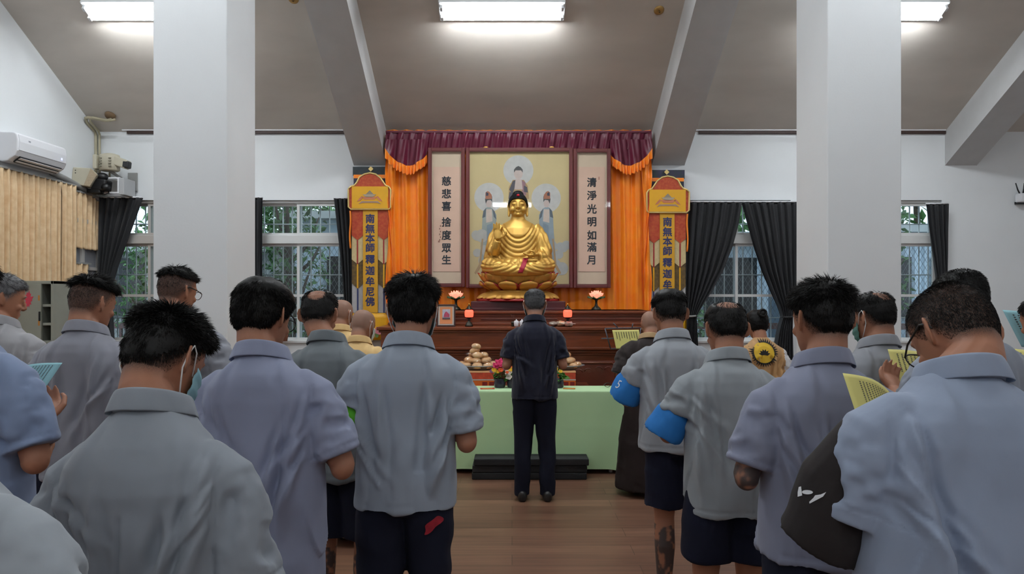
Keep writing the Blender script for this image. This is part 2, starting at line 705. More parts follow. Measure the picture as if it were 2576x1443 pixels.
tree('leafy tree outside the window beside the speaker box, in front of the grey building', -5.1, 10.0, 3.4, 1.0, 1800, 3)
tree('bushy tree outside at the edge of the window beside the gold banner', -3.3, 9.9, 3.6, .7, 1300, 5)
tree('broad tree towering behind the pale building at the window beside the gold banner', -3.4, 16.6, 6.0, 2.2, 2600, 8, 2.2)
tree('broad tree behind the grey building at the corner window', -8.2, 19.8, 7.0, 2.4, 2600, 9, 2.2)
tree('green tree outside between the two parted black curtains', 2.35, 10.3, 1.9, .7, 900, 11)
tree('tall tree behind the pale building outside the window with parted curtains', 4.6, 17.2, 6.2, 2.6, 2600, 13, 2.2)
tree('tree outside the window that the black curtain near the router half covers', 5.15, 10.1, 3.3, .8, 1400, 17)
tree('wide tree behind the blue-grey building, seen through the window near the router', 10.2, 17.0, 6.2, 2.4, 2600, 19, 2.2)

# ---------------------------------------------------------------- lamps
M_tube = mat('lit_fluorescent_tube', (1, 1, 1), emit=(0.90, 0.96, 1.0), estr=TUBE_POWER)
M_house = mat('white_lamp_housing', lin(225, 228, 230), 0.5)


M_tubes = {1.0: M_tube}


def lamp(label, x, y, group=None, f=1.0):
    if f not in M_tubes:
        M_tubes[f] = mat('lit_fluorescent_tube_%d' % (f * 100), (1, 1, 1), emit=(0.90, 0.96, 1.0), estr=TUBE_POWER * f)
    up = 1 if y >= YR else -1
    t = thing('fluorescent_lamp', label, 'lamp', (x, y, zc(y)), 0, group)
    t.rotation_euler = (-math.atan(SLOPE) * up, 0, 0)
    MB().box((0, 0, -.03), (1.26, .22, .055)).build('housing', M_house, t, smooth=False, bevel=.008)
    for s in (-1, 1):
        MB().tube([(-.585, s * .055, -.085), (.585, s * .055, -.085)], .017, 10).build('tube', M_tubes[f], t)
        for q in (-1, 1):
            MB().box((q * .60, s * .055, -.075), (.025, .04, .06)).build('lamp_holder', M_house, t, smooth=False)
    return t


lamp('fluorescent lamp on the ceiling high above the gold statue', -.10, 6.79, None, .85)
lamp('fluorescent lamp on the ceiling half hidden by the pillar near the air conditioner', -3.64, 6.79, None, .85)
lamp('fluorescent lamp on the ceiling half hidden by the pillar beside the router wall', 3.70, 6.79, None, .85)
for y in (4.3, -1.9, -4.8):
    for x in (-3.4, 0.0, 3.5) if y != 4.3 else (-3.2, 0.1, 3.4):
        lamp('fluorescent lamp in a row on the ceiling over the crowd', x, y, 'lamps over the crowd', 1.6 if y > 4 else .6)
# ================================================================ ALTAR END OF THE HALL
M_redwood = mat('dark_red_wood', lin(112, 54, 26), .32, vary=.25, vscale=3, stretch=(1.5, 8, 14), coat=.3)
M_redwood2 = mat('carved_dark_wood', lin(92, 38, 22), .38, vary=.25, vscale=5, coat=.3)
M_plinth = mat('maroon_plinth', lin(70, 22, 26), .4)
M_orange = mat('orange_satin', lin(255, 146, 10), .38, vary=.06, vscale=8, sheen=.3, bump=.12, bscale=14, vcol2=lin(255, 130, 6))
M_burg = mat('burgundy_satin', lin(96, 12, 44), .4, sheen=.1, bump=.15, bscale=16)
M_frame = mat('red_brown_frame', lin(98, 34, 32), .35, coat=.3)
M_gold = mat('satin_gold', lin(212, 166, 82), .40, metal=.55, vary=.05, vscale=6)
M_goldd = mat('deep_gold_leaf', lin(200, 150, 70), .42, metal=.5, vary=.10, vscale=5)
M_red = mat('red_lacquer', lin(150, 26, 26), .45)
M_crimson = mat('crimson_sash', lin(168, 24, 54), .6)
M_blackhair = mat('black_paint', lin(8, 8, 11), .6, spec=.25)

# ---------------- orange backdrop curtain and burgundy valance
DC = 8.2
x0, x1 = P(973, 0, DC).x, P(1636, 0, DC).x
t = thing('backdrop_curtain', 'orange satin curtain hung in pleats behind the framed painting', 'curtain', ((x0 + x1) / 2, DC, 0))
hw = (x1 - x0) / 2

def cur(u, v):
    x = -hw + 2 * hw * u
    amp = .012 + .012 * sstep(.62, .75, np.array([abs(2 * u - 1)]))[0]
    s = x * 2 * PI / .19 + 1.6 * math.sin(x * 5)
    y = amp * math.sin(s) + .008 * math.sin(s * 2.3 + v * 3) - .02 * sstep(.1, 0, np.array([v]))[0]
    return Vector((x + .006 * math.sin(v * 8 + s), y - .02, 1.0 + v * (wz(333) - 1.0)))
MB().grid(cur, 300, 30).build('curtain_cloth', M_orange, t)
for s in (-1, 1):      # the gathered, tied-back outer edges
    def edge(u, v, s=s):
        w_ = .05 + .035 * v
        return Vector((s * (hw - .015 - w_ * u + .02 * math.sin(v * 9 + u * 3)), -.065 - .014 * math.sin(u * 10 + v * 16) - .01 * math.sin(v * 31 + s), 1.42 + v * (wz(395) - 1.42)))
    MB().grid(edge, 18, 60).build('gathered_edge', M_orange, t)

DV = 8.10
t = thing('valance', 'burgundy satin valance with orange ruffle along the top of the altar backdrop', 'valance', ((x0 + x1) / 2, DV, 0))
hv = hw * DV / DC + .012
def z_at(py):
    return EYE - (py - HOR) / FPX * DV
def vtop(u, v):
    x = -hv + 2 * hv * u
    b_ = z_at(378) + .012 * math.sin(x * 30)
    s = x * 2 * PI / .13
    pinch = .5 + .5 * math.cos(s)
    y = -.018 * math.sin(s + 1.5 * v) * (.4 + v) - .012 * pinch * math.sin(v * 5) - .006 * math.sin(s * 2.7 + v * 6)
    return Vector((x, y, z_at(331) + (b_ - z_at(331)) * v))
MB().grid(vtop, 260, 14).build('valance_band', M_burg, t)
MB().box2((-hv, -.012, z_at(334)), (hv, .03, z_at(329))).build('rail', M_burg, t, smooth=False)
def swag_z(q):     # q 0 outer edge .. 1 inner edge
    return z_at(np.interp(q, [0, .12, .3, .5, .7, .9, 1], [378, 396, 412, 421, 419, 404, 392]))
for s in (-1, 1):
    xo, xi = s * hv, s * (hv - 104 / FPX * DV)
    def sw(u, v):
        x = xo + (xi - xo) * u
        zt_, zb_ = z_at(352), float(swag_z(u))
        y = -.03 - .026 * math.sin(u * 17 + 1) * (.3 + v) - .010 * math.sin(u * 41 + v * 3)
        return Vector((x, y, zt_ + (zb_ - zt_) * v))
    MB().grid(sw, 60, 16).build('swag', M_burg, t)
    def rf(u, v):
        x = xo + (xi - xo) * u
        zt_ = float(swag_z(u)) + .015
        y = -.045 - .026 * math.sin(u * 17 + 1) * 1.1 - .020 * math.sin(u * 75) * (.15 + v)
        return Vector((x, y, zt_ - (.105 + .012 * math.sin(u * 75)) * v))
    MB().grid(rf, 130, 8).build('ruffle', M_orange, t)
    MB().box2((min(xo, xo - s * .02), -.02, z_at(400)), (max(xo, xo - s * .02), .0, z_at(340))).build('return_strip', M_burg, t, smooth=False)

# ---------------- three framed works
DF = 8.05
SF = FPX / DF
fz = lambda py: EYE - (py - HOR) / SF
fx = lambda px: (px - 1288) / SF
M_mount = mat('cream_silk_mount', lin(216, 196, 170), .8, vary=.03)
M_scroll = mat('pale_pink_paper', lin(222, 188, 166), .85, vary=.03)
M_callig = mat('calligraphy_ink', lin(38, 46, 54), .8)
M_paint = mat('painted_silk_ground', lin(206, 188, 140), .75, vary=.05, vscale=3)


M_pglass = glass_mat()
M_pglass.name = 'picture_glass'
for n_ in M_pglass.node_tree.nodes:
    if n_.type == 'BSDF_TRANSPARENT':
        n_.inputs[0].default_value = (1, 1, 1, 1)


def framed(name, label, pa, pb, ya, yb, cat):
    xc, zc_ = (fx(pa) + fx(pb)) / 2, (fz(ya) + fz(yb)) / 2
    w_, h_ = (fx(pb) - fx(pa)) / 2, (fz(ya) - fz(yb)) / 2
    t = thing(name, label, cat, (xc, DF, zc_))
    q = .038
    f = MB()
    for s in (-1, 1):
        f.box((s * (w_ - q / 2), .0, 0), (q, .045, 2 * h_)).box((0, 0, s * (h_ - q / 2)), (2 * w_ - 2 * q, .045, q))
    f.build('frame', M_frame, t, smooth=False, bevel=.006)
    f = MB()
    for s in (-1, 1):
        f.box((s * (w_ - q - .004), -.012, 0), (.008, .02, 2 * h_ - 2 * q)).box((0, -.012, s * (h_ - q - .004)), (2 * w_ - 2 * q - .016, .02, .008))
    f.build('inner_moulding', M_frame, t, smooth=False)
    MB().box((0, .015, 0), (2 * w_ - .02, .008, 2 * h_ - .02)).build('backing', M_paint if cat == 'painting' else M_mount, t, smooth=False)
    return t, w_ - q, h_ - q, xc, zc_


for (pa, pb, ya, yb, cx, chars, ys, lab) in (
        (1077, 1170, 372, 722, 1123, '慈悲喜捨度眾生', (457, 489, 520, 560, 593, 625, 655), ''),
        (1442, 1536, 374, 724, 1489, '清淨光明如滿月', (460, 493, 527, 559, 593, 623, 655), '')):
    lab = {1077: 'narrow framed calligraphy scroll above the small framed photo, nearest the bushy-haired person', 1442: 'narrow framed calligraphy scroll above the lotus lamp and the music stand'}[pa]
    t, w_, h_, xc, zc_ = framed('framed_calligraphy', lab, pa, pb, ya, yb, 'framed calligraphy')
    MB().box((0, .008, (fz(551) - zc_)), (66 / SF, .006, 263 / SF)).build('paper', M_scroll, t, smooth=False)
    ob = [text_mesh('char', c, 25 / SF, M_callig, None, (fx(cx) - xc, .003, fz(y) - zc_)) for c, y in zip(chars, ys)]
    join_meshes('characters', ob, M_callig, t, .0030)
    if pa == 1077:
        ob = [text_mesh('char', c, 7 / SF, M_callig, None, (fx(1107) - xc, .003, fz(y) - zc_)) for c, y in zip('一二三四', (570, 580, 590, 600))]
        s_ = MB()
        for o in ob:
            bpy.data.objects.remove(o)
        for q in range(6):
            s_.box((fx(1108 - (q % 2) * 2) - xc, .003, fz(568 + q * 7) - zc_), (.012, .002, .018))
        s_.box((fx(1104) - xc, .003, fz(607) - zc_), (.02, .002, .02))
        s_.build('signature_column', mat('faint_ink', lin(150, 110, 96), .8), t, smooth=False)
    else:
        MB().box((fx(1507) - xc, .003, fz(448) - zc_), (.016, .002, .035)).build('seal', mat('faint_seal', lin(190, 140, 122), .8), t, smooth=False)
    MB().poly([(-w_, -.006, -h_), (w_, -.006, -h_), (w_, -.006, h_), (-w_, -.006, h_)]).build('glass', M_pglass, t, smooth=False, fix=False)

t, w_, h_, xc, zc_ = framed('framed_painting', 'large framed painting of three standing haloed figures behind the gold statue', 1172, 1441, 372, 724, 'painting')
def fl(pts, y, name, m):
    """a painted shape: flat on the picture"""
    b = MB()
    b.poly([((fx(a) - xc), y, fz(c) - zc_) for a, c in pts])
    o = b.build(name, m, t, smooth=False, fix=False)
    return o
def pm(name, c):
    return mat('paint_' + name, lin(*c), .8, vary=.06, vscale=14)
def circ(cx, cy, r, ry=None, n=40):
    return [(cx + r * math.cos(2 * PI * j / n), cy + (ry or r) * math.sin(2 * PI * j / n)) for j in range(n)]
def multi(shapes, y, name, m):
    b = MB()
    for i, pts in enumerate(shapes):
        b.poly([((fx(a) - xc), y - i * .00006, fz(c) - zc_) for a, c in pts])
    return b.build(name, m, t, smooth=False, fix=False)
pw = pm('halo', (196, 196, 192))
fl(circ(1304, 428, 38), .0095, 'halo', pw)
fl(circ(1230, 496, 37), .0095, 'halo', pw)
fl(circ(1374, 498, 37), .0095, 'halo', pw)
# clouds
rnd = random.Random(4)
multi([circ(1190 + rnd.uniform(0, 46), 600 + rnd.uniform(-16, 80), rnd.uniform(8, 17), None, 18) for _ in range(15)], .0090, 'cloud', pm('cloud', (184, 184, 178)))
multi([circ(1385 + rnd.uniform(0, 40), 610 + rnd.uniform(-10, 74), rnd.uniform(8, 17), None, 18) for _ in range(15)], .0091, 'cloud', pm('cloud2', (180, 184, 182)))
# the middle figure, seen above the statue
ps = pm('skin', (200, 184, 176))
multi([[(1279, 500), (1280, 470), (1290, 452), (1318, 452), (1328, 468), (1331, 500)]], .0085, 'robe', pm('robe', (176, 146, 104)))
multi([[(1281, 476), (1290, 455), (1297, 452), (1296, 468), (1289, 488)], [(1279, 500), (1282, 482), (1292, 486), (1290, 500)], [(1318, 466), (1326, 470), (1328, 484), (1318, 482)]], .0080, 'robe_pattern', pm('darkrobe', (84, 84, 92)))
multi([[(1312, 452), (1322, 458), (1324, 490), (1314, 494)]], .0079, 'robe_lining', pm('mauve', (150, 116, 122)))
multi([[(1297, 450), (1312, 450), (1315, 476), (1294, 476)]], .0078, 'chest', ps)
multi([circ(1304, 436, 11, 14)], .0074, 'face', ps)
multi([[(1293, 434), (1293, 426), (1298, 420), (1304, 417), (1310, 420), (1315, 426), (1315, 434), (1311, 428), (1297, 428)]], .0070, 'hair', pm('hair', (84, 86, 86)))
# two crowned attendants in flowing robes
for cx, sgn in ((1229, 1), (1376, -1)):
    X_ = lambda a: cx + sgn * a
    multi([[(X_(-15), 540), (X_(-8), 524), (X_(0), 518), (X_(10), 524), (X_(20), 540), (X_(19), 580), (X_(22), 640), (X_(10), 682), (X_(-14), 686), (X_(-22), 640), (X_(-17), 580)]], .0085, 'robe', pm('bluegrey%d' % sgn, (156, 166, 162) if sgn > 0 else (150, 164, 172)))
    multi([[(X_(-4), 566), (X_(10), 560), (X_(13), 640), (X_(6), 690), (X_(-6), 680)], [(X_(14), 585), (X_(20), 600), (X_(26), 672), (X_(20), 680)]], .0080, 'robe_fold', pm('blue%d' % sgn, (132, 150, 160)))
    multi([[(X_(-17), 600), (X_(-13), 600), (X_(-20), 672), (X_(-32), 690), (X_(-36), 686), (X_(-24), 664)], [(X_(22), 610), (X_(25), 610), (X_(31), 650), (X_(42), 668), (X_(38), 672), (X_(27), 656)]], .0079, 'ribbon', pm('ochre', (178, 150, 112)))
    multi([[(X_(-6), 526), (X_(8), 526), (X_(10), 556), (X_(-6), 560)]], .0078, 'chest', pm('pale%d' % sgn, (206, 190, 176)))
    multi([[(X_(-16), 548), (X_(-13), 530), (X_(-6), 522), (X_(-8), 545)], [(X_(9), 524), (X_(16), 532), (X_(20), 552), (X_(13), 545)]], .0076, 'shawl', pm('slate', (96, 106, 114)))
    multi([circ(X_(1), 512, 7, 9)], .0074, 'face', ps)
    multi([[(X_(-7), 512), (X_(-9), 500), (X_(-5), 488), (X_(4), 486), (X_(9), 494), (X_(9), 508), (X_(5), 502), (X_(-3), 503)]], .0070, 'hair', pm('hair', (84, 86, 86)))
    multi([[(X_(-8), 500), (X_(-8), 484), (X_(-3), 480), (X_(2), 482), (X_(8), 490), (X_(8), 500)]], .0066, 'crown', pm('crown', (168, 112, 88)))
    multi([[(X_(-7), 492), (X_(-6), 482), (X_(0), 486), (X_(-1), 492)]], .0064, 'crown_jewel', pm('jewel', (60, 66, 84)))
MB().poly([(-w_, -.006, -h_), (w_, -.006, -h_), (w_, -.006, h_), (-w_, -.006, h_)]).build('glass', M_pglass, t, smooth=False, fix=False)
for q in (1222, 1388):
    MB().ell((fx(q) - xc, -.01, fz(371) - zc_), (.03, .012, .012)).build('brass_hook', M_gold, t)

# ---------------- tall hanging banners
M_bgold = mat('gold_banner_cloth', lin(214, 158, 34), .6, vary=.06)
M_brocade = mat('red_gold_brocade', lin(168, 44, 20), .55, vary=.4, vscale=34, vcol2=lin(190, 88, 42))
M_cream = mat('cream_brocade', lin(206, 186, 138), .6, vary=.08, vscale=30)
M_darkbro = mat('dark_brocade', lin(66, 54, 36), .6, vary=.4, vscale=30, vcol2=lin(120, 92, 40))
M_silver = mat('silver_brocade', lin(178, 176, 176), .55, vary=.06, vscale=30)
M_teal = mat('dark_teal_cloth', lin(36, 46, 50), .6, vary=.3, vscale=20)
M_bviolet = mat('dark_violet_cloth', lin(48, 40, 72), .6, vary=.5, vscale=16, vcol2=lin(32, 52, 44))
M_goldtrim = mat('pale_gold_trim', lin(224, 196, 128), .4, metal=.4)
M_blueink = mat('blue_brush_ink', lin(40, 48, 96), .7)
M_yelcloth = mat('yellow_satin', lin(232, 172, 30), .45, vary=.05)
DBN = 8.16
SB = FPX / DBN


def banner(label, cx, cy, side, nchars):
    """cx, cy: middle of the crowned panel; side: +1 when the backdrop lies towards +x"""
    o = P(cx, cy, DBN)
    t = thing('hanging_banner', label, 'banner', o)
    q = lambda px, py, y=0: ((px - 925) * side / SB, y, -(py - 483) / SB)
    def pl(pts, y, name, m, th=.006, parent=t):
        b = MB().prism([q(a, c, y) for a, c in pts], (0, th, 0))
        return b.build(name, m, parent, smooth=False)
    pl([(886, 418), (970, 418), (970, 440), (886, 440)], .03, 'top_panel', M_teal if side > 0 else M_bviolet, .05)
    pl([(888, 438), (970, 438), (970, 447), (888, 447)], .028, 'upper_band', M_orange, .04)
    pl([(888, 447), (970, 447), (970, 470), (888, 470)], .03, 'lower_band', M_bviolet, .04)
    out = [(878, 476), (884, 470), (893, 467), (899, 460), (906, 446), (918, 439), (932, 436), (946, 439), (958, 448), (966, 460), (971, 467), (980, 471), (984, 478), (984, 522), (980, 527), (884, 527), (878, 521)]
    pl(out, -.03, 'crown_panel', M_brocade, .05)
    pl([(887, 470), (978, 470), (978, 525), (887, 525)], -.042, 'drum', M_yelcloth, .012)
    b = MB().tube([q(a, c, -.03) for a, c in out + out[:2]], .011, 8)
    b.build('gold_border', M_goldtrim, t)
    # lotus and ribbon ornament on the drum
    for pts, m in (([(912, 496), (950, 496), (943, 503), (919, 503)], pm('pinkish', (206, 130, 96))), ([(914, 490), (948, 490), (940, 497), (922, 497)], pm('greywhite', (176, 160, 140))), ([(922, 490), (932, 480), (942, 490)], pm('greylotus', (150, 140, 124))),
                   ([(900, 508), (906, 500), (912, 494), (916, 497), (908, 506)], pm('pinkish', (206, 130, 96))), ([(964, 508), (958, 500), (952, 494), (948, 497), (956, 506)], pm('pinkish', (206, 130, 96))), ([(904, 514), (912, 507), (952, 507), (960, 514), (950, 511), (914, 511)], pm('violetish', (168, 138, 124)))):
        pl(pts, -.046, 'ornament', m, .003)
    # layered pointed side strips
    for (xa, xb) in ((885, 914), (951, 980)):
        xm = (xa + xb) / 2
        def strip(ya, yb, tip, y, name, m):
            pl([(xa, ya), (xb, ya), (xb, yb), (xm, tip), (xa, yb)], y, name, m, .005)
        strip(528, 592, 604, -.012, 'brocade_strip', M_brocade)
        strip(528, 652, 664, -.004, 'cream_strip', M_cream)
        strip(528, 712, 726, .004, 'dark_strip', M_darkbro)
        pl([(xa, 528), (xb, 528), (xb, 786), (xa, 786)], .012, 'silver_strip', M_silver, .005)
        pl([(xm - 1.6, 604), (xm + 1.6, 604), (xm + 1.6, 664), (xm - 1.6, 664)], -.008, 'tassel_cord', M_red, .003)
        pl([(xm - 1.8, 664), (xm + 1.8, 664), (xm + 1.8, 724), (xm - 1.8, 724)], .0, 'tassel_cord', M_yelcloth, .003)
        pl([(xm - 1.8, 726), (xm + 1.8, 726), (xm + 1.8, 786), (xm - 1.8, 786)], .008, 'tassel_cord', M_blueink, .003)
    c = pl([(914, 527), (951, 527), (951, 786), (914, 786)], -.02, 'inscription_strip', M_bgold, .006)
    ys = [552, 577, 601, 625, 654, 682, 709, 735, 760][:nchars]
    ob = [text_mesh('char', ch, 24 / SB, M_blueink, None, (q(932, 0)[0], -.022, q(0, y)[2])) for ch, y in zip('南無本師釋迦牟尼佛', ys)]
    join_meshes('characters', ob, M_blueink, c, .0034)
    b = MB()
    b.rings([[Vector(((u - 925) * side / SB, .05 - .07 * math.sin(PI * (v + .5) / 12.0), -(787 + 68 * w__ - 483) / SB)) for v, u in zip(range(12), np.linspace(879, 978, 12))] for w__ in np.linspace(0, 1, 6)], closed=False)
    b.build('lower_drum', M_yelcloth, t, solid=.006)
    for k in range(7):
        a = (k - 3) * .5
        c0 = Vector(q(948, 838, -.028))
        R = Matrix.Rotation(a * side, 4, 'Y')
        pts = [c0 + (R @ Vector((x_ * .010, -.001 * k, z_ * .030)) if False else R @ Vector((x_, -.0012 * k, z_))) for x_, z_ in ((0, 0), (-.018, .035), (0, .085), (.018, .035))]
        MB().prism(pts, (0, .003, 0)).build('painted_lotus_petal', pm('pink', (214, 130, 140)), t, smooth=False)
    pl([(944, 838), (956, 838), (952, 848), (946, 848)], -.030, 'painted_leaf', pm('leafgreen', (96, 120, 60)), .003)
    def rb(u, v):
        return Vector(q(880 + 4 * u + 1.0 * math.sin(v * 7), 530 + 95 * v, -.02 - .004 * math.sin(u * PI)))
    MB().grid(rb, 3, 12).build('side_ribbon', M_orange, t, solid=.003)
    MB().box(q(932, 424, .02), (.045, .01, .045), Matrix.Rotation(PI / 4, 3, 'Y')).build('hanger_knot', M_goldtrim, t, smooth=False)
    return t


banner('tall gold banner with nine blue characters fully in view, next to the white window', 925, 483, 1, 9)
banner('tall gold banner partly hidden by a head, next to the parted black curtains', 1685, 491, -1, 9)

# ---------------- altar cabinet
t = thing('altar_cabinet', 'stepped dark red wooden altar cabinet under the gold statue', 'altar', (P(1306, 0, 7.4).x, 0, 0))
AW = 1.42
zz = lambda py, d: EYE - (py - HOR) / FPX * d
def step(name, ya, yb, z0, z1, w_, lip, m=M_redwood):
    o = MB().box2((-w_, ya, z0), (w_, yb, z1)).build(name, m, t, smooth=False, bevel=.006)
    b = MB()
    b.box2((-w_ - lip, ya - lip, z1 - .035), (w_ + lip, yb, z1))
    b.box2((-w_ - lip * .5, ya - lip * .5, z1 - .06), (w_ + lip * .5, yb, z1 - .035))
    b.box2((-w_ - lip * .4, ya - lip * .4, z0), (w_ + lip * .4, yb, z0 + .03))
    b.build('moulding', M_redwood, o, smooth=False, bevel=.008)
    return o
ZTOP, ZMID = zz(781, 7.35), zz(822, 6.97)
step('upper_tier', 7.39, 8.02, ZMID, ZTOP, AW, .035)
step('middle_tier', 7.01, 8.02, ZMID - .24, ZMID, AW + .02, .04)
step('lower_body', 7.06, 8.02, .08, ZMID - .24, AW, .03)
MB().box2((-AW - .03, 7.0, 0), (AW + .03, 8.0, .08)).build('base', M_redwood2, t, smooth=False, bevel=.01)
for k in range(3):      # raised panels of the upper tier
    x = (k - 1) * .93
    MB().box2((x - .42, 7.375, ZMID + .06), (x + .42, 7.395, ZTOP - .085)).build('tier_panel', M_redwood2, t, smooth=False, bevel=.008)
def carve(xa, xb, z0, z1, seed):
    """scrolled relief on a panel"""
    b = MB()
    r_ = random.Random(seed)
    n_ = max(3, int((xb - xa) / .09))
    for i in range(n_):
        cx_, cz_ = xa + (xb - xa) * (i + .5) / n_, (z0 + z1) / 2 + r_.uniform(-.3, .3) * (z1 - z0)
        turns = r_.choice((1, -1))
        b.tube([(cx_ + turns * (.042 - .034 * s_) * math.cos(s_ * 8), 7.035, cz_ + (.036 - .03 * s_) * math.sin(s_ * 8)) for s_ in np.linspace(0, 1, 14)], [.009 - .004 * s_ for s_ in np.linspace(0, 1, 14)], 6)
    return b
for s in (-1, 1):
    o = MB().box2((s * .52, 7.03, .30), (s * 1.02, 7.065, .92)).build('carved_panel', M_redwood2, t, smooth=False, bevel=.01)
    carve(min(s * .56, s * .98), max(s * .56, s * .98), .76, .88, 3).build('relief', M_redwood2, o)
    b = MB()
    for q in range(5):
        b.tube([(s * .93 + .03 * math.cos(a), 7.035, .36 + q * .09 + .035 * math.sin(a)) for a in np.linspace(0, 5.5, 12)], .006, 6)
    b.build('relief', M_redwood2, o)
    b = MB()
    b.tube([(s * .54, 7.03, .32), (s * .54, 7.03, .86), (s * .58, 7.03, .90), (s * .96, 7.03, .90), (s * 1.0, 7.03, .86), (s * 1.0, 7.03, .32)], .012, 8)
    b.build('panel_edge', M_redwood, o)
    MB().box2((s * 1.06, 7.04, .30), (s * 1.38, 7.065, .92)).build('side_panel', mat('lighter_red_wood', lin(150, 70, 30), .35, vary=.2, vscale=4, coat=.3), t, smooth=False, bevel=.008)
o = MB().box2((-.48, 7.03, .30), (.48, 7.065, .92)).build('carved_panel', M_redwood2, t, smooth=False, bevel=.01)
carve(-.44, .44, .7, .86, 5).build('relief', M_redwood2, o)

# plinth under the lotus seat
PX, PY = P(1303, 0, 7.7).x, 7.66
t = thing('plinth', 'maroon plinth carrying the gold lotus seat on the altar', 'plinth', (PX, PY, ZTOP))
ZP = zz(757, 7.7)
MB().box2((-.52, -.24, 0), (.52, .30, ZP - ZTOP)).build('plinth_block', M_plinth, t, smooth=False, bevel=.008)
MB().box2((-.54, -.255, 0), (.54, .31, .03)).build('foot_moulding', M_plinth, t, smooth=False, bevel=.006)

# ---------------- gold seated statue on its lotus seat
t = thing('seated_statue', 'gold seated statue with one hand raised, on a lotus seat on the altar', 'statue', (PX, PY, ZP))
b = MB()
b.ell((0, -.005, 1.075), (.101, .112, .140), None, 28, 18)
b.ell((0, -.045, .985), (.070, .055, .045), None, 18, 10)
b.tube([(0, .01, .90), (0, .0, .96), (0, -.01, 1.02)], [.095, .074, .070], 20)
b.tube([(0, -.112, 1.105), (0, -.126, 1.075), (0, -.138, 1.048), (0, -.122, 1.035)], [.010, .010, .014, .011], 10)
for s in (-1, 1):
    b.tube([(s * .012, -.108, 1.115), (s * .04, -.112, 1.128), (s * .075, -.085, 1.115)], [.005, .007, .004], 8)
    b.ell((s * .042, -.097, 1.088), (.030, .018, .017), None, 14, 8)
    b.ell((s * .014, -.124, 1.042), (.010, .012, .009))
    b.ell((s * .06, -.075, 1.03), (.032, .034, .038))
    b.tube([(s * .100, .01, 1.12), (s * .106, .02, 1.08), (s * .105, .012, 1.03), (s * .103, .004, .975), (s * .100, .0, .955)], [.010, .012, .009, .011, .008], 8, flat=1.5)
b.ell((0, -.112, 1.010), (.026, .014, .0065))
b.ell((0, -.110, 1.000), (.022, .014, .0075))
b.ell((0, -.100, .972), (.030, .022, .018))
# trunk
tr = []
for z, w_, f_, bk in ((.30, .27, -.16, .22), (.42, .25, -.17, .20), (.52, .225, -.165, .18), (.64, .225, -.165, .17), (.74, .235, -.165, .17), (.82, .225, -.14, .15), (.875, .175, -.10, .12), (.91, .11, -.075, .09), (.94, .06, -.05, .06)):
    tr.append([(w_ * math.copysign(abs(math.cos(a)) ** .85, math.cos(a)), (f_ + bk) / 2 + (bk - f_) / 2 * math.sin(a), z) for a in [2 * PI * j / 36 for j in range(36)]])
b.rings(tr)
# arms in wide sleeves
b.tube([(.17, .02, .83), (.245, .0, .72), (.29, -.04, .56), (.27, -.13, .485), (.225, -.21, .50)], [.085, .095, .095, .07, .05], 18)
b.tube([(.29, .0, .60), (.31, -.04, .48), (.30, -.06, .40)], [.075, .075, .055], 16)
b.tube([(-.17, .02, .83), (-.245, -.01, .72), (-.285, -.06, .57), (-.265, -.13, .54)], [.085, .092, .080, .060], 18)
b.tube([(-.265, -.12, .545), (-.25, -.17, .60), (-.225, -.20, .67)], [.058, .050, .040], 14)
b.tube([(-.285, .0, .62), (-.315, -.02, .48), (-.30, -.04, .36)], [.07, .07, .06], 16)
# folded legs
for s in (-1, 1):
    b.tube([(s * .10, .08, .40), (s * .24, -.02, .405), (s * .315, -.13, .39), (s * .23, -.245, .365), (s * .08, -.295, .345), (-s * .10, -.29, .335)], [.13, .125, .10, .085, .075, .06], 20)
b.tube([(-.24, -.17, .385), (0, -.265, .40), (.24, -.17, .385)], [.075, .085, .075], 16)
b.ell((.145, -.275, .445), (.075, .05, .026))
# raised hand, palm out

h0 = Vector((-.222, -.205, .685))
b.rings([[h0 + Vector((w_ * math.cos(a), th_ * math.sin(a), z_)) for a in [2 * PI * j / 14 for j in range(14)]] for z_, w_, th_ in ((0, .036, .026), (.03, .048, .024), (.07, .054, .021), (.10, .050, .016))])
for i, (x_, L_, bend_) in enumerate(((-.040, .085, 0), (-.014, .098, 0), (.013, .090, 0.0), (.038, .060, .8))):
    p0 = h0 + Vector((x_, -.002, .088))
    b.tube([p0, p0 + Vector((x_ * .10, -.008 - .03 * bend_, L_ * .4)), p0 + Vector((x_ * .15, -.012 - .06 * bend_, L_ * (.75 - .15 * bend_))), p0 + Vector((x_ * .18, -.02 - .07 * bend_, L_ * (1 - .45 * bend_)))], [.0125, .012, .011, .008], 8)
p0 = h0 + Vector((.042, -.01, .02))
b.tube([p0, p0 + Vector((.030, -.014, .018)), p0 + Vector((.048, -.024, .042)), p0 + Vector((.050, -.03, .066))], [.017, .015, .012, .009], 8)
# lap hand, palm up
h1 = Vector((.205, -.235, .515))
b.rings([[h1 + Vector((-.11 * q_ + .0, -.02 - .05 * q_, -.02 * q_)) + Vector((0, w_ * math.cos(a), w_ * .5 * math.sin(a))) for a in [2 * PI * j / 12 for j in range(12)]] for q_, w_ in ((-.25, .032), (.2, .048), (.6, .05), (.9, .04))])
for i in range(4):
    p0 = h1 + Vector((-.085, -.09 + i * .026, -.012))
    b.tube([p0, p0 + Vector((-.03, -.012, .006)), p0 + Vector((-.055, -.014, .018)), p0 + Vector((-.065, -.01, .034))], [.012, .0115, .010, .008], 8)
b.tube([h1 + Vector((-.02, -.075, .01)), h1 + Vector((-.05, -.09, .03)), h1 + Vector((-.085, -.075, .04))], [.014, .012, .009], 8)
me = remesh(b, .0068, 2)
co, no = get_co(me), get_no(me)
x, y, z = co[:, 0], co[:, 1], co[:, 2]
front = sstep(-.02, -.08, y)
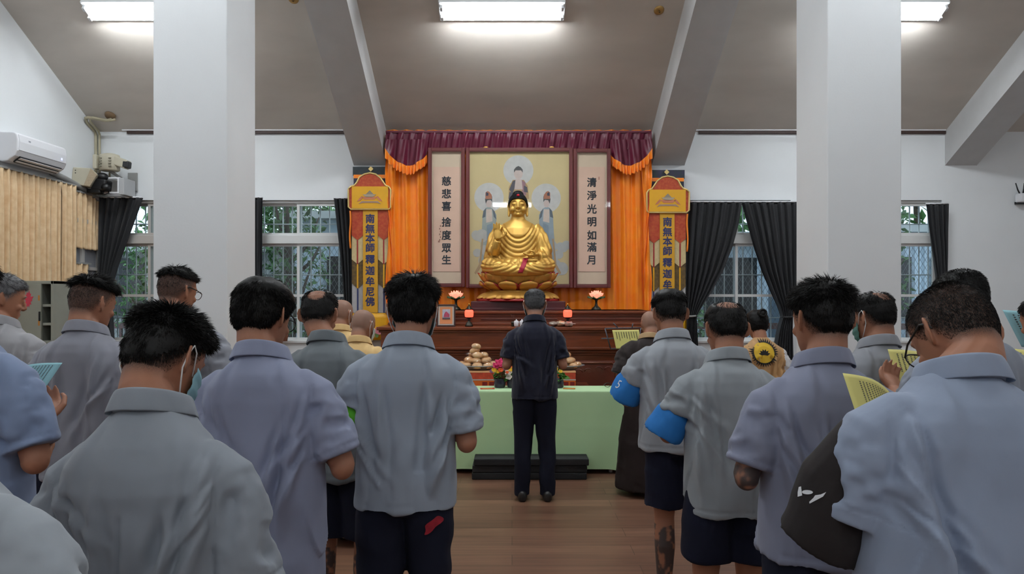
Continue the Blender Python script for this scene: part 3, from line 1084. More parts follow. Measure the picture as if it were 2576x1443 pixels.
skinm = (z > .90) | ((x > -.30) & (x < -.13) & (z > .66) & (y < -.17)) | ((x > .06) & (x < .25) & (y < -.2) & (z > .47) & (z < .57))
cr = np.sqrt((x * 1.75) ** 2 + np.maximum(0, 1.02 - z) ** 2)
chest = front * sstep(.44, .50, z) * sstep(.30, .335, cr) * sstep(.27, .20, np.abs(x)) * (z < .90)
dsp = chest * .0085 * (np.abs(np.sin(cr * 58)) - .55)
ch2 = front * sstep(.50, .44, z) * sstep(.30, .33, z)
r2 = np.sqrt(((np.abs(x) - .30) * .95) ** 2 + ((z - .47) * 1.7) ** 2)
dsp += ch2 * .009 * (np.abs(np.sin(r2 * 46)) - .5) * sstep(.04, .10, r2)
arm = sstep(.24, .28, np.abs(x)) * sstep(.36, .42, z) * sstep(.86, .78, z)
dsp += arm * .006 * np.sin(np.abs(x) * 70 + z * 26 + y * 40)
sh_ = sstep(.15, .20, np.abs(x)) * sstep(.60, .70, z) * (1 - chest) * sstep(.89, .83, z)
dsp += sh_ * .004 * np.sin(np.abs(x) * 120)
dsp -= .011 * np.exp(-((cr - .325) / .012) ** 2) * front * sstep(.60, .66, z) * (z < .90)
dsp = np.where(skinm, 0, dsp)
set_co(me, co + no * dsp[:, None])
body = put('body', me, M_gold, t)
sbv = BVHTree.FromPolygons([v.co for v in me.vertices], [tuple(q.vertices) for q in me.polygons])
# hair cap with rows of small curls and a red jewel
b = MB()
hc_ = lambda a, e: Vector((.108 * math.cos(e) * math.sin(a), -.006 - .118 * math.cos(e) * math.cos(a), 1.100 + .122 * math.sin(e)))
def cap(u, v):
    a = -PI + 2 * PI * u
    lo = np.interp(abs(a), [0, .7, 1.15, 1.5, PI], [.47, .40, .05, -.35, -.75])
    return hc_(a, lo + (PI / 2 - lo) * v)
b.grid(cap, 48, 14)
b.ell((0, .005, 1.205), (.066, .070, .048), None, 20, 10)
for k in range(16):
    nj = max(8, int(64 * math.cos(k / 16 * 1.5)))
    for j in range(nj):
        a = -PI + 2 * PI * (j + .5 * (k % 2)) / nj
        b.ell(cap((a + PI) / (2 * PI), k / 16), (.0048, .0048, .0048), None, 6, 4)
b.build('hair', M_blackhair, t)
MB().ell((0, -.098, 1.185), (.018, .012, .013)).build('jewel', mat('red_jewel', lin(210, 30, 48), .3), t)
# red sash hanging over the shins
b = MB()
def sash_(u, v):
    xx_ = .082 - .062 * v ** 1.2 + (u - .5) * .052
    return (xx_, -.6, .472 - .165 * v)
b.grid(sash_, 6, 18)
out = []
for p in b.v:
    h = sbv.ray_cast(Vector(p), Vector((0, 1, 0)))
    out.append(tuple(h[0] + Vector((0, -.006, 0))) if h[0] else (p[0], -.30, p[2]))
b.v = out
b.build('sash', M_crimson, t, solid=.006)
# lotus seat
seat = MB().lathe([(.0, .0), (.47, .0), (.47, .018), (.40, .035), (.33, .085), (.29, .10), (.29, .118), (.27, .125), (.30, .14), (.36, .22), (.37, .28), (.33, .31), (0, .31)], n=48, sy=.69).build('lotus_core', M_red, t)
MB().lathe([(.275, .098), (.31, .100), (.318, .110), (.31, .120), (.275, .122)], n=48, sy=.72, cap=False).build('waist_ring', M_goldd, seat)
def petals(n, off, fn, name, wfrac):
    for k in range(n):
        a = 2 * PI * (k + off) / n
        b = MB()
        nu, nv = 12, 12
        def pf(u, v):
            s_ = 2 * u - 1
            hw_ = wfrac * PI / n * (math.sin(PI * min(1, .18 + .74 * v)) ** .55) * (1 if v < .75 else (1 - ((v - .75) / .25) ** 2 * .82))
            r_, z_ = fn(v)
            bulge = .045 * (1 - s_ * s_) * math.sin(PI * min(1, v * .9 + .05))
            aa = a + hw_ * s_
            rr = r_ + bulge - .012 * abs(s_) * v
            return Vector((rr * math.sin(aa), -.70 * rr * math.cos(aa), z_ + .006 * (1 - s_ * s_)))
        b.grid(pf, nu, nv)
        for i, f in enumerate(b.f):
            iu, iv = i % nu, i // nu
            b.mi[i] = 1 if (iu in (0, nu - 1) or iv == nv - 1) else 0
        b.build(name, [M_goldd, M_red], t, solid=.008)
petals(10, .5, lambda v: (.27 + .15 * v ** .8 + .03 * v ** 4, .125 + .19 * v ** .9), 'upper_petal', 1.0)
petals(10, 0, lambda v: (.28 + .11 * math.sin(v * 1.5) + .035 * v ** 4, .125 + .20 * v), 'upper_petal', 1.0)
petals(10, .5, lambda v: (.28 + .14 * math.sin(v * 1.5), .115 + .105 * v), 'middle_petal', 1.02)
petals(12, .5, lambda v: (.29 + .185 * v, .105 - .09 * v ** 1.3), 'lower_petal', 1.10)
petals(12, 0, lambda v: (.28 + .165 * v, .100 - .085 * v ** 1.3), 'lower_petal', 1.10)

# ---------------- lamps on the altar
M_glow = mat('glowing_red_shade', lin(230, 60, 40), .4, emit=(1.0, .085, .045), estr=2.4)
M_pglow = mat('glowing_pink_petal', lin(250, 150, 130), .4, emit=(1.0, .34, .22), estr=1.1)
M_dgreenlac = mat('dark_bronze', lin(44, 40, 30), .35, metal=.5)
M_leafd = mat('dark_leaf_green', lin(44, 78, 34), .5)
zmid = ZMID
for i, px in enumerate((1180, 1428)):
    d = 7.08
    lab = ['red glowing altar lamp beside the small framed photo', 'red glowing altar lamp beside the foil-wrapped packets'][i]
    o = thing('altar_lamp', lab, 'lamp', (P(px, 0, d).x, d, zmid), 0, 'red altar lamps')
    MB().lathe([(0, 0), (.042, 0), (.043, .012), (.036, .020), (.030, .040), (.012, .055), (.010, .062)], n=20).build('foot', M_dgreenlac, o)
    MB().lathe([(.010, .058), (.016, .064), (.010, .072), (.012, .075), (.032, .088), (.036, .098), (0, .098)], n=20).build('cup', M_black, o)
    MB().lathe([(.030, .096), (.043, .104), (.046, .125), (.046, .150), (.043, .168), (.030, .176)], n=24).build('lamp_shade', M_glow, o)
    MB().lathe([(0, .174), (.040, .176), (.038, .186), (.028, .190), (.018, .210), (.006, .216), (.005, .222), (.008, .228), (.004, .236), (0, .238)], n=20).build('cap', M_dgreenlac, o)
    MB().ell((0, 0, .232), (.008, .008, .009)).build('finial', M_gold, o)
for i, px in enumerate((1147, 1500)):
    d = 7.62
    lab = ['pink glowing lotus lamp behind the small framed photo', 'pink glowing lotus lamp standing alone on the altar top'][i]
    o = thing('lotus_lamp', lab, 'lamp', (P(px, 0, d).x, d, ZTOP), 0, 'lotus lamps')
    H = zz(730, d) - ZTOP
    MB().lathe([(0, 0), (.056, 0), (.056, .010), (.046, .026), (.020, .048), (.013, .075), (.014, .105), (.030, .130), (0, .130)], n=20).build('foot', M_dgreenlac, o)
    for k in range(6):
        a = k * PI / 3
        b = MB()
        b.grid(lambda u, v: Vector(((.015 + .085 * v) * math.cos(a + (u - .5) * 1.0 * math.sin(PI * min(1, v + .15))), (.015 + .085 * v) * math.sin(a + (u - .5) * 1.0 * math.sin(PI * min(1, v + .15))), .128 + .02 * v - .01 * math.cos(u * PI * 2))), 6, 6)
        b.build('leaf', M_leafd, o, solid=.003)
    for ring, (n_, r0, r1, z1, ph) in enumerate(((8, .02, .080, .195, 0), (8, .015, .055, .215, .39), (5, .008, .028, .222, .2))):
        for k in range(n_):
            a = 2 * PI * k / n_ + ph
            b = MB()
            def pp(u, v):
                w_ = (1.25 * PI / n_) * math.sin(PI * min(.97, .12 + .85 * v))
                r_ = r0 + (r1 - r0) * math.sin(v * PI / 2)
                return Vector((r_ * math.cos(a + (u - .5) * 2 * w_), r_ * math.sin(a + (u - .5) * 2 * w_), .135 + (z1 - .135) * v ** 1.3))
            b.grid(pp, 5, 6)
            b.build('petal', M_pglow, o, solid=.003)

# small framed photo
d = 7.06
o = thing('photo_frame', 'small framed photo with an orange mount standing on the altar', 'picture frame', (P(1122, 0, d).x, d, zmid))
w_, h_ = 47 / FPX * d / 2, 56 / FPX * d
b = MB()
for s in (-1, 1):
    b.box((s * (w_ - .008), 0, h_ / 2), (.016, .018, h_)).box((0, 0, h_ / 2 + s * (h_ / 2 - .008)), (2 * w_ - .032, .018, .016))
b.build('frame', mat('dark_walnut', lin(60, 34, 30), .4), o, smooth=False, bevel=.003)
MB().box((0, .004, h_ / 2), (2 * w_ - .01, .004, h_ - .01)).build('mat_board', mat('white_mat_board', lin(222, 214, 206), .8), o, smooth=False)
MB().box((0, .001, h_ / 2), (.132, .003, .176)).build('orange_mount', mat('salmon_orange_card', lin(232, 150, 100), .8), o, smooth=False)
ph = MB().box((.002, -.001, h_ / 2 + .012), (.082, .003, .106)).build('photo_print', mat('photo_sky', lin(188, 186, 200), .6, vary=.2, vscale=40), o, smooth=False)
MB().prism([(-.026, -.0035, h_ / 2 - .018), (.036, -.0035, h_ / 2 - .018), (.036, -.0035, h_ / 2 + .012), (.018, -.0035, h_ / 2 + .028), (0, -.0035, h_ / 2 + .044), (-.018, -.0035, h_ / 2 + .02)], (0, .001, 0)).build('pictured_red_robe', mat('photo_red', lin(178, 70, 98), .7, vary=.3, vscale=50), ph, smooth=False)
MB().box((.002, -.003, h_ / 2 - .032), (.08, .001, .018)).build('pictured_ground', mat('photo_dark', lin(96, 76, 80), .7, vary=.3, vscale=60), ph, smooth=False)
bb = MB().box((0, .045, h_ * .4), (.03, .004, h_ * .8), Matrix.Rotation(-.25, 3, 'X')).build('easel_back', mat('dark_walnut', (0, 0, 0)), o, smooth=False)
o.rotation_euler = (-.08, 0, 0)

# lidded offering cups, incense burner, foil packets
for i, px in enumerate((1299, 1313)):
    d = 7.1
    lab = ['white lidded offering cup just clear of the navy shoulder, farther from the head', 'white lidded offering cup touching the outline of the navy collar'][i]
    o = thing('offering_cup', lab, 'cup', (P(px, 0, d).x, d, zmid), 0, 'white offering cups')
    MB().lathe([(0, 0), (.022, 0), (.024, .01), (.026, .03), (.027, .045), (.024, .047), (0, .046)], n=16).build('cup', M_white, o)
    MB().lathe([(.027, .046), (.028, .050), (.018, .060), (.006, .064), (.005, .068), (.008, .073), (0, .078)], n=16).build('lid', M_white, o)
d = 7.14
o = thing('incense_holder', 'dark incense holder with thin sticks beside the white lidded cups', 'incense holder', (P(1290, 0, d).x, d, zmid))
MB().lathe([(0, 0), (.02, 0), (.014, .01), (.018, .03), (.02, .05), (0, .05)], n=16).build('holder', M_dgreenlac, o)
for k in range(3):
    MB().tube([((k - 1) * .006, 0, .045), ((k - 1) * .014, .0, .125)], .0016, 6).build('incense_stick', mat('incense_brown', lin(90, 50, 40), .8), o)
foil = [mat('foil_%d' % i, c, .25, metal=.5, vary=.5, vscale=22, vcol2=c2) for i, (c, c2) in enumerate(((lin(190, 186, 176), lin(120, 96, 84)), (lin(204, 170, 120), lin(200, 196, 190)), (lin(186, 100, 80), lin(214, 206, 200))))]
def packet(label, px, w_, h_, dd, seed, m, y0=7.08):
    o = thing('foil_packet', label, 'packet', (P(px, 0, y0).x, y0, zmid), .15 * (seed - 1), 'foil packets')
    b = MB()
    b.ell((0, 0, h_ / 2), (w_ / 2, dd / 2, h_ / 2), None, 20, 12)
    me = b.mesh('packet_body')
    co = get_co(me)
    co[:, 0] = np.sign(co[:, 0]) * (np.abs(co[:, 0]) / (w_ / 2)) ** .6 * w_ / 2
    co += .008 * np.stack([vnoise(co * 45, seed), vnoise(co * 45, seed + 1), vnoise(co * 45, seed + 2)], 1)
    co[:, 2] = np.maximum(co[:, 2], 0)
    set_co(me, co)
    put('packet_body', me, m, o)
    MB().grid(lambda u, v: Vector((w_ / 2 * .9 + .025 * u, (v - .5) * dd * .7, h_ * .5 + .006 * math.sin(v * 20))), 3, 10).build('crimped_end', m, o, solid=.002)
packet('pale foil packet next to the navy shoulder on the altar ledge', 1392, .10, .055, .09, 1, foil[0])
packet('gold and white foil packet in the middle of three', 1411, .11, .062, .09, 2, foil[1])
packet('red-tipped foil packet under the red altar lamp', 1431, .09, .058, .08, 3, foil[2], 7.0)

# ---------------- low offering table with boxes, trays and buns
d = 6.44
xa, xb = P(1120, 0, d).x, P(1490, 0, d).x
TZ = .715
t = thing('offering_table', 'dark wooden offering table between the green-covered table and the altar', 'table', ((xa + xb) / 2, 6.66, 0))
hw_ = (xb - xa) / 2
MB().box2((-hw_, -.23, TZ - .05), (hw_, .23, TZ)).build('tabletop', M_redwood, t, smooth=False, bevel=.008)
MB().box2((-hw_ + .04, -.20, TZ - .13), (hw_ - .04, .20, TZ - .05)).build('apron', M_redwood2, t, smooth=False)
for sx in (-1, 1):
    for sy in (-1, 1):
        MB().tube([(sx * (hw_ - .06), sy * .17, TZ - .05), (sx * (hw_ - .05), sy * .17, .3), (sx * (hw_ - .04), sy * .17, 0)], [.04, .03, .035], 8).build('leg', M_redwood, t)
M_boxr = mat('red_print_carton', lin(190, 62, 36), .6, vary=.25, vscale=24)
M_boxo = mat('orange_carton', lin(222, 104, 28), .6, vary=.05)
M_boxp = mat('peach_carton_edge', lin(240, 176, 130), .6)
M_boxd = mat('dark_red_print', lin(130, 28, 20), .6)
BZ = zz(933, 6.5)
for i, (pa, pb, lab) in enumerate(((1150, 1246, 'red and orange carton under the heaped tray on the side of the bushy-haired person'), (1362, 1448, 'red and orange carton under the tray of buns farther from the bushy-haired person'))):
    xa_, xb_ = P(pa, 0, 6.5).x, P(pb, 0, 6.5).x
    o = thing('gift_carton', lab, 'box', ((xa_ + xb_) / 2, 6.65, TZ), 0, 'gift cartons under the trays')
    w_ = (xb_ - xa_) / 2
    h_ = BZ - TZ
    MB().box2((-w_, -.15, 0), (w_, .15, h_ * .45)).build('lower_sleeve', M_boxo, o, smooth=False)
    MB().box2((-w_, -.15, h_ * .45), (w_, .15, h_ - .012)).build('upper_sleeve', M_boxr, o, smooth=False)
    MB().box2((-w_ - .002, -.152, h_ - .014), (w_ + .002, .152, h_)).build('lid', M_boxp, o, smooth=False)
    MB().box2((-w_ - .002, -.153, h_ * .43), (w_ + .002, -.148, h_ * .50)).build('band', M_silver, o, smooth=False)
    for k in (0, 1):
        MB().box2((w_ * (.32 + .36 * k), -.153, h_ * .06), (w_ * (.58 + .36 * k), -.149, h_ * .34)).build('printed_square', M_boxd, o, smooth=False)
M_tray = mat('grey_metal_tray', lin(150, 152, 156), .35, metal=.5)
M_bun = mat('baked_bun', lin(206, 142, 84), .55, vary=.25, vscale=14, vcol2=lin(232, 196, 150), bump=.3, bscale=30)
M_film = bpy.data.materials.new('clear_wrap')
M_film.use_nodes = True
nt = M_film.node_tree
nt.nodes.clear()
_o = nt.nodes.new('ShaderNodeOutputMaterial')
_m = nt.nodes.new('ShaderNodeMixShader')
_m.inputs[0].default_value = .09
_t = nt.nodes.new('ShaderNodeBsdfTransparent')
_g = nt.nodes.new('ShaderNodeBsdfGlossy')
_g.inputs['Roughness'].default_value = .16
nt.links.new(_t.outputs[0], _m.inputs[1])
nt.links.new(_g.outputs[0], _m.inputs[2])
nt.links.new(_m.outputs[0], _o.inputs[0])


def make_bun(seed):
    o = thing('wrapped_bun', 'x', 'bun')
    b = MB().ell((0, 0, .030), (.050, .050, .032), None, 20, 12)
    me = b.mesh('bun')
    co = get_co(me)
    co[:, 2] = np.where(co[:, 2] < .03, .03 + (co[:, 2] - .03) * .9, co[:, 2])
    co *= (1 + .05 * vnoise(co * 30 + seed, seed))[:, None]
    set_co(me, co)
    put('bun', me, M_bun, o)
    b = MB().ell((0, 0, .031), (.056, .054, .037), None, 18, 10)
    me = b.mesh('wrap')
    co = get_co(me)
    co += .006 * np.stack([vnoise(co * 60, seed + k) for k in range(3)], 1)
    set_co(me, co)
    wf = put('clear_wrap', me, M_film, o, smooth=False)
    b = MB().grid(lambda u, v: Vector((.050 + .018 * u, (v - .5) * (.03 + .05 * u), .032 + .012 * math.sin(v * 14 + u * 3))), 5, 10)
    b.build('twisted_end', M_film, wf, smooth=False)
    return o


protos = [make_bun(3), make_bun(9)]
used = set()
for side, (px, lab) in enumerate(((1202, 'bun in clear wrap heaped on the tray beside the pink flowers'), (1414, 'bun in clear wrap heaped on the tray behind the navy-clothed person'))):
    cx_ = P(px, 0, 6.65).x
    o = thing('serving_tray', ['grey metal tray heaped with buns beside the pink flowers', 'grey metal tray of buns partly hidden by the navy-clothed person'][side], 'tray', (cx_, 6.66, BZ), 0, 'trays of buns')
    MB().lathe([(0, 0), (.14, 0), (.205, .038), (.222, .042), (.222, .046), (.20, .044), (.138, .008), (0, .008)], n=36, sy=.72, cap=False).build('dish', M_tray, o)
    MB().lathe([(.214, .040), (.226, .043), (.214, .047)], n=36, sy=.72, cap=False).build('rim', M_tray, o)
    rnd = random.Random(5 + side)
    lay = [(0, .012, [(.150 * math.cos(a), .105 * math.sin(a)) for a in np.linspace(0, 2 * PI, 9)[:-1]] + [(0, 0), (.07, .0)]),
           (1, .058, [(.098 * math.cos(a + .4), .068 * math.sin(a + .4)) for a in np.linspace(0, 2 * PI, 7)[:-1]]),
           (2, .106, [(.052 * math.cos(a), .040 * math.sin(a)) for a in np.linspace(.3, 2 * PI + .3, 4)[:-1]]),
           (3, .150, [(-.03, -.01)]), (4, .196, [(-.022, -.012)])]
    if side:
        lay = lay[:4]
    for ly, z_, pts in lay:
        for (x_, y_) in pts:
            k = rnd.randrange(2)
            pos = (cx_ + x_ + rnd.uniform(-.008, .008), 6.66 + y_ * .9, BZ + z_ + .002)
            L_ = lab if ly < 4 else 'topmost bun in clear wrap, alone on top of the taller heap'
            gr = ['buns on the tray beside the flowers', 'buns on the tray behind the navy-clothed person'][side]
            if k not in used:
                used.add(k)
                o = protos[k]
                o.location, o.rotation_euler = pos, (0, 0, rnd.random() * 6)
                o['label'], o['group'] = L_, gr
            else:
                o = dup(protos[k], pos, rnd.random() * 6, L_, gr)
            o.rotation_euler = (rnd.uniform(-.2, .2), rnd.uniform(-.2, .2), o.rotation_euler[2])
            s_ = rnd.uniform(.94, 1.08)
            o.scale = (s_, s_, s_)

# ---------------- long table under a green cloth
YT0, YT1 = 6.07, 6.40
xa, xb = P(1034, 0, YT0).x, P(1578, 0, YT0).x
hx_, hy_ = (xb - xa) / 2, (YT1 - YT0) / 2
GZ = EYE - (982 - HOR) / FPX * YT0
gx, gy = (xa + xb) / 2, (YT0 + YT1) / 2
t = thing('folding_table', 'long folding table hidden by the pale green cloth, one white foot showing', 'table', (gx, gy, 0))
MB().box2((-hx_ + .02, -hy_ + .02, GZ - .04), (hx_ - .02, hy_ - .02, GZ - .006)).build('tabletop', M_white, t, smooth=False, bevel=.004)
for sx in (-1, 1):
    for sy in (-1, 1):
        lg = MB().tube([(sx * (hx_ - .16), sy * (hy_ - .06), GZ - .04), (sx * (hx_ - .14), sy * (hy_ - .055), .03)], .014, 10).build('leg', M_alu, t)
        MB().lathe([(.018, 0), (.020, .02), (.016, .05)], (sx * (hx_ - .14), sy * (hy_ - .055), 0), 12).build('white_foot', M_white, lg)
M_gcloth = mat('pale_green_tablecloth', lin(194, 230, 178), .8, vary=.03, vscale=2, bump=.12, bscale=200, sheen=.1)
b = MB()
def peri(s):
    """rounded rectangle, 0..1, and how near a corner"""
    n_ = 4
    L = 2 * (hx_ + hy_) * 2
    p = s * L
    segs = [((-hx_, -hy_), (hx_, -hy_)), ((hx_, -hy_), (hx_, hy_)), ((hx_, hy_), (-hx_, hy_)), ((-hx_, hy_), (-hx_, -hy_))]
    for (a, c) in segs:
        l_ = math.hypot(c[0] - a[0], c[1] - a[1])
        if p <= l_ + 1e-9:
            f = p / l_
            x_, y_ = a[0] + (c[0] - a[0]) * f, a[1] + (c[1] - a[1]) * f
            break
        p -= l_
    cd = math.hypot(hx_ - abs(x_), hy_ - abs(y_))
    return x_, y_, cd, s * L
def cloth(u, v):
    x_, y_, cd, arc = peri(u % 1.0)
    cn = math.exp(-(cd / .10) ** 2)
    nx, ny = 0.0, 0.0
    if abs(abs(y_) - hy_) < 1e-6:
        ny = math.copysign(1, y_)
    if abs(abs(x_) - hx_) < 1e-6:
        nx = math.copysign(1, x_)
    if cn > .05:
        nx, ny = nx + .8 * cn * math.copysign(1, x_), ny + .8 * cn * math.copysign(1, y_)
    l_ = math.hypot(nx, ny) or 1
    nx, ny = nx / l_, ny / l_
    if v < .08:
        q = v / .08
        return Vector((x_ + nx * .012 * math.sin(q * PI / 2), y_ + ny * .012 * math.sin(q * PI / 2), GZ - .012 * (1 - math.cos(q * PI / 2))))
    q = (v - .08) / .92
    drop = (GZ - .012) - (.045 - .028 * cn)
    fold = .010 * math.sin(arc * 9 + .5) + .006 * math.sin(arc * 23)
    out = .012 + q * (.012 + fold * .6 + .075 * cn) + .004 * math.exp(-((q - .47) / .012) ** 2)
    return Vector((x_ + nx * out, y_ + ny * out, GZ - .012 - drop * q))
nU = 320
b.grid(cloth, nU, 36)
b.poly([cloth(i / nU, 0) for i in range(nU)])
o = b.build('tablecloth', M_gcloth, None)
o.location = (gx, gy, 0)
tag(o, 'pale green cloth draped to the floor over the long table', 'tablecloth')

# things on the green cloth
def card(label, px, py, w_, h_, m, rz):
    z = GZ + .0015
    d_ = (EYE - z) * FPX / (py - HOR)
    o = thing('prayer_card', label, 'card', (P(px, 0, d_).x, d_, z), rz)
    MB().box((0, 0, .001), (w_, h_, .002)).build('card_sheet', m, o, smooth=False)
    MB().box((0, 0, .0026), (w_ * .7, h_ * .5, .0006)).build('printed_panel', mat('gold_print', lin(216, 150, 70), .6), o, smooth=False)
card('red card lying flat on the green cloth beside the flower vase', 1226, 977, .13, .08, mat('red_card', lin(196, 72, 44), .6), .1)
card('amber card lying flat on the green cloth beside the small potted leaves', 1432, 977, .11, .07, mat('amber_card', lin(200, 132, 40), .6), -.1)
d_ = (EYE - GZ) * FPX / (974 - HOR)
o = thing('eyeglasses', 'black-rimmed eyeglasses lying on the green cloth near its corner', 'glasses', (P(1538, 0, d_).x, d_, GZ + .003))
for s in (-1, 1):
    MB().tube([(s * .035 + .028 * math.cos(a), .005 * math.cos(a), .020 + .019 * math.sin(a)) for a in np.linspace(0, 2 * PI, 19)], .003, 6).build('rim', M_black, o)
    MB().tube([(s * .063, 0, .026), (s * .066, .05, .018), (s * .055, .11, .003)], .0026, 6).build('temple', M_black, o)
MB().tube([(-.008, 0, .022), (0, -.003, .026), (.008, 0, .022)], .0025, 6).build('bridge', M_black, o)

M_vase = mat('dark_glass_vase', lin(50, 48, 66), .15, vary=.4, vscale=30)
def posy(label, px, py, items, seed, leaves=16, spread=.085, hgt=.17):
    rnd = random.Random(seed)
    z = GZ + .002
    d_ = 6.27
    o = thing('flower_arrangement', label, 'flowers', (P(px, 0, d_).x, d_, z))
    MB().lathe([(0, 0), (.045, 0), (.052, .012), (.055, .045), (.048, .075), (.050, .082), (.044, .080), (0, .06)], n=24).build('vase', M_vase, o)
    L = MB()
    for k in range(leaves):
        a = rnd.random() * 6.28
        r_ = rnd.uniform(.03, spread)
        z_ = rnd.uniform(.06, .15)
        c_ = Vector((r_ * math.cos(a), r_ * .7 * math.sin(a), z_))
        R = Euler((rnd.uniform(-.8, .8), rnd.uniform(-.8, .8), a)).to_matrix()
        L.grid(lambda u, v: c_ + R @ Vector((-.035 + .07 * u, (v - .5) * .045 * math.sin(PI * min(.98, u + .03)), .010 * math.sin(PI * u))), 6, 4)
    L.build('leaves', mat('fresh_green_leaf', lin(70, 124, 40), .5, vary=.35, vscale=20), o, solid=.0015)
    for (x_, z_, y_, r_, m, kind) in items:
        b = MB()
        c_ = Vector((x_, y_, z_))
        b.tube([(x_ * .3, y_ * .3, .05), (x_ * .7, y_ * .7, z_ * .6), (x_, y_, z_ - r_ * .4)], .0025, 6)
        st = b.build('stem', M_leafd, o)
        b = MB()
        np_ = 5 if kind == 0 else 12
        for k in range(np_ * 2):
            a = 2 * PI * k / np_ + (.3 if k >= np_ else 0)
            q = r_ * (1 if k < np_ else .65)
            R = Matrix.Rotation(.9, 3, 'X') @ Matrix.Rotation(a, 3, 'Z')
            b.grid(lambda u, v: c_ + R @ Vector((q * u, (v - .5) * q * (1.0 if kind == 0 else .45) * math.sin(PI * min(.97, u * .9 + .1)), .35 * q * u * u + (.25 * q if k >= np_ else 0) * u)), 4, 4)
        b.build('blossom', m, o, solid=.001)
mp_ = mat('magenta_petal', lin(206, 40, 96), .6, vary=.2, vscale=30)
my_ = mat('yellow_petal', lin(232, 186, 40), .6, vary=.2, vscale=30)
mo_ = mat('orange_petal', lin(224, 96, 40), .6, vary=.2, vscale=30)
mw_ = mat('cream_petal', lin(226, 216, 206), .6)
mv_ = mat('violet_petal', lin(136, 92, 140), .6)
posy('flower posy with magenta, orange and cream blossoms in a dark vase', 1257, 972, [(.0, .225, -.02, .05, mp_, 0), (-.03, .205, -.03, .04, mp_, 0), (.03, .200, 0, .035, mp_, 0), (-.05, .165, -.04, .028, my_, 1), (.01, .165, -.05, .03, mo_, 1), (.045, .175, -.03, .022, mv_, 1), (-.075, .15, -.02, .022, mv_, 1), (.08, .14, -.03, .038, mw_, 0), (.085, .10, -.04, .035, mw_, 0), (.07, .145, -.06, .018, mo_, 1), (-.015, .15, -.055, .022, my_, 1)], 3)
posy('leafy posy with yellow blossom half behind the navy-clothed person', 1404, 972, [(-.03, .17, -.02, .03, my_, 1), (.02, .15, -.04, .02, my_, 1)], 5, 22)
posy('small dark posy with orange bud next to the navy sleeve', 1290, 972, [(-.02, .165, -.02, .026, my_, 1), (-.01, .19, -.0, .02, mo_, 1)], 9, 14)

# ---------------- black mats stacked before the table
M_mat = mat('black_foam_mat', lin(24, 25, 28), .8, vary=.1, bump=.3, bscale=120)
yf = 1.59 * FPX / (1206 - HOR)
xa, xb = P(1187, 0, yf).x, P(1476, 0, yf).x
hs = [(0, .062), (.062, .062), (.124, .062)]
labs = ['black foam mat at the bottom of the stack, on the floor', 'black foam mat in the middle of the stack of three', 'topmost black foam mat of the stack, shifted sideways']
yb_ = 5.99
for (z_, h_), lb_, sh in zip(hs, labs, (0, .004, .018)):
    o = MB().box2((xa, yf - .005, z_), (xb, yb_ + .06, z_ + h_ - .002)).build('floor_mat', M_mat, None, smooth=False, bevel=.008)
    o.location.x = sh
    if sh > .01:
        o.location.y = -.012
    tag(o, lb_, 'mat', 'black foam mats before the table')

# ---------------- music stand
d = 6.62
o = thing('music_stand', 'thin grey wire music stand holding a yellow sheet beside the altar', 'music stand', (P(1572, 0, d).x, d, 0))
M_wire = mat('grey_wire', lin(80, 84, 94), .4, metal=.5)
W = lambda px, py, dy=0: tuple(P(px, py, d) - Vector((P(1572, 0, d).x, d - dy, 0)))
for pts in ([(1522, 826), (1612, 824)], [(1522, 826), (1536, 877)], [(1513, 851), (1612, 850)], [(1612, 824), (1606, 877)], [(1536, 877), (1606, 877)], [(1554, 824), (1543, 812)], [(1590, 824), (1592, 813)]):
    MB().tube([W(*p) for p in pts], .006, 8).build('desk_wire', M_wire, o)
MB().tube([W(1572, 850), (0, .02, .70), (0, .02, .25)], .010, 8).build('pole', M_wire, o)
for k in range(3):
    a = k * 2 * PI / 3 + .5
    MB().tube([(0, .02, .40), (.22 * math.cos(a), .02 + .09 * math.sin(a), .008)], .007, 8).build('leg', M_wire, o)
# ================================================================ CURTAINS, FITTINGS AND THINGS ALONG THE WALLS
M_bcurt = mat('black_curtain_cloth', lin(24, 25, 29), .75, vary=.1, bump=.2, bscale=60, sheen=.1)
M_beige = mat('beige_damask_curtain', lin(238, 210, 170), .6, vary=.14, vscale=14, bump=.2, bscale=50, vcol2=lin(222, 188, 144))
M_grey = mat('grey_plastic_pipe', lin(150, 150, 148), .5)
M_ivory = mat('aged_ivory_metal', lin(186, 180, 160), .5, vary=.06)
M_cond = mat('aged_conduit', lin(176, 168, 142), .5)


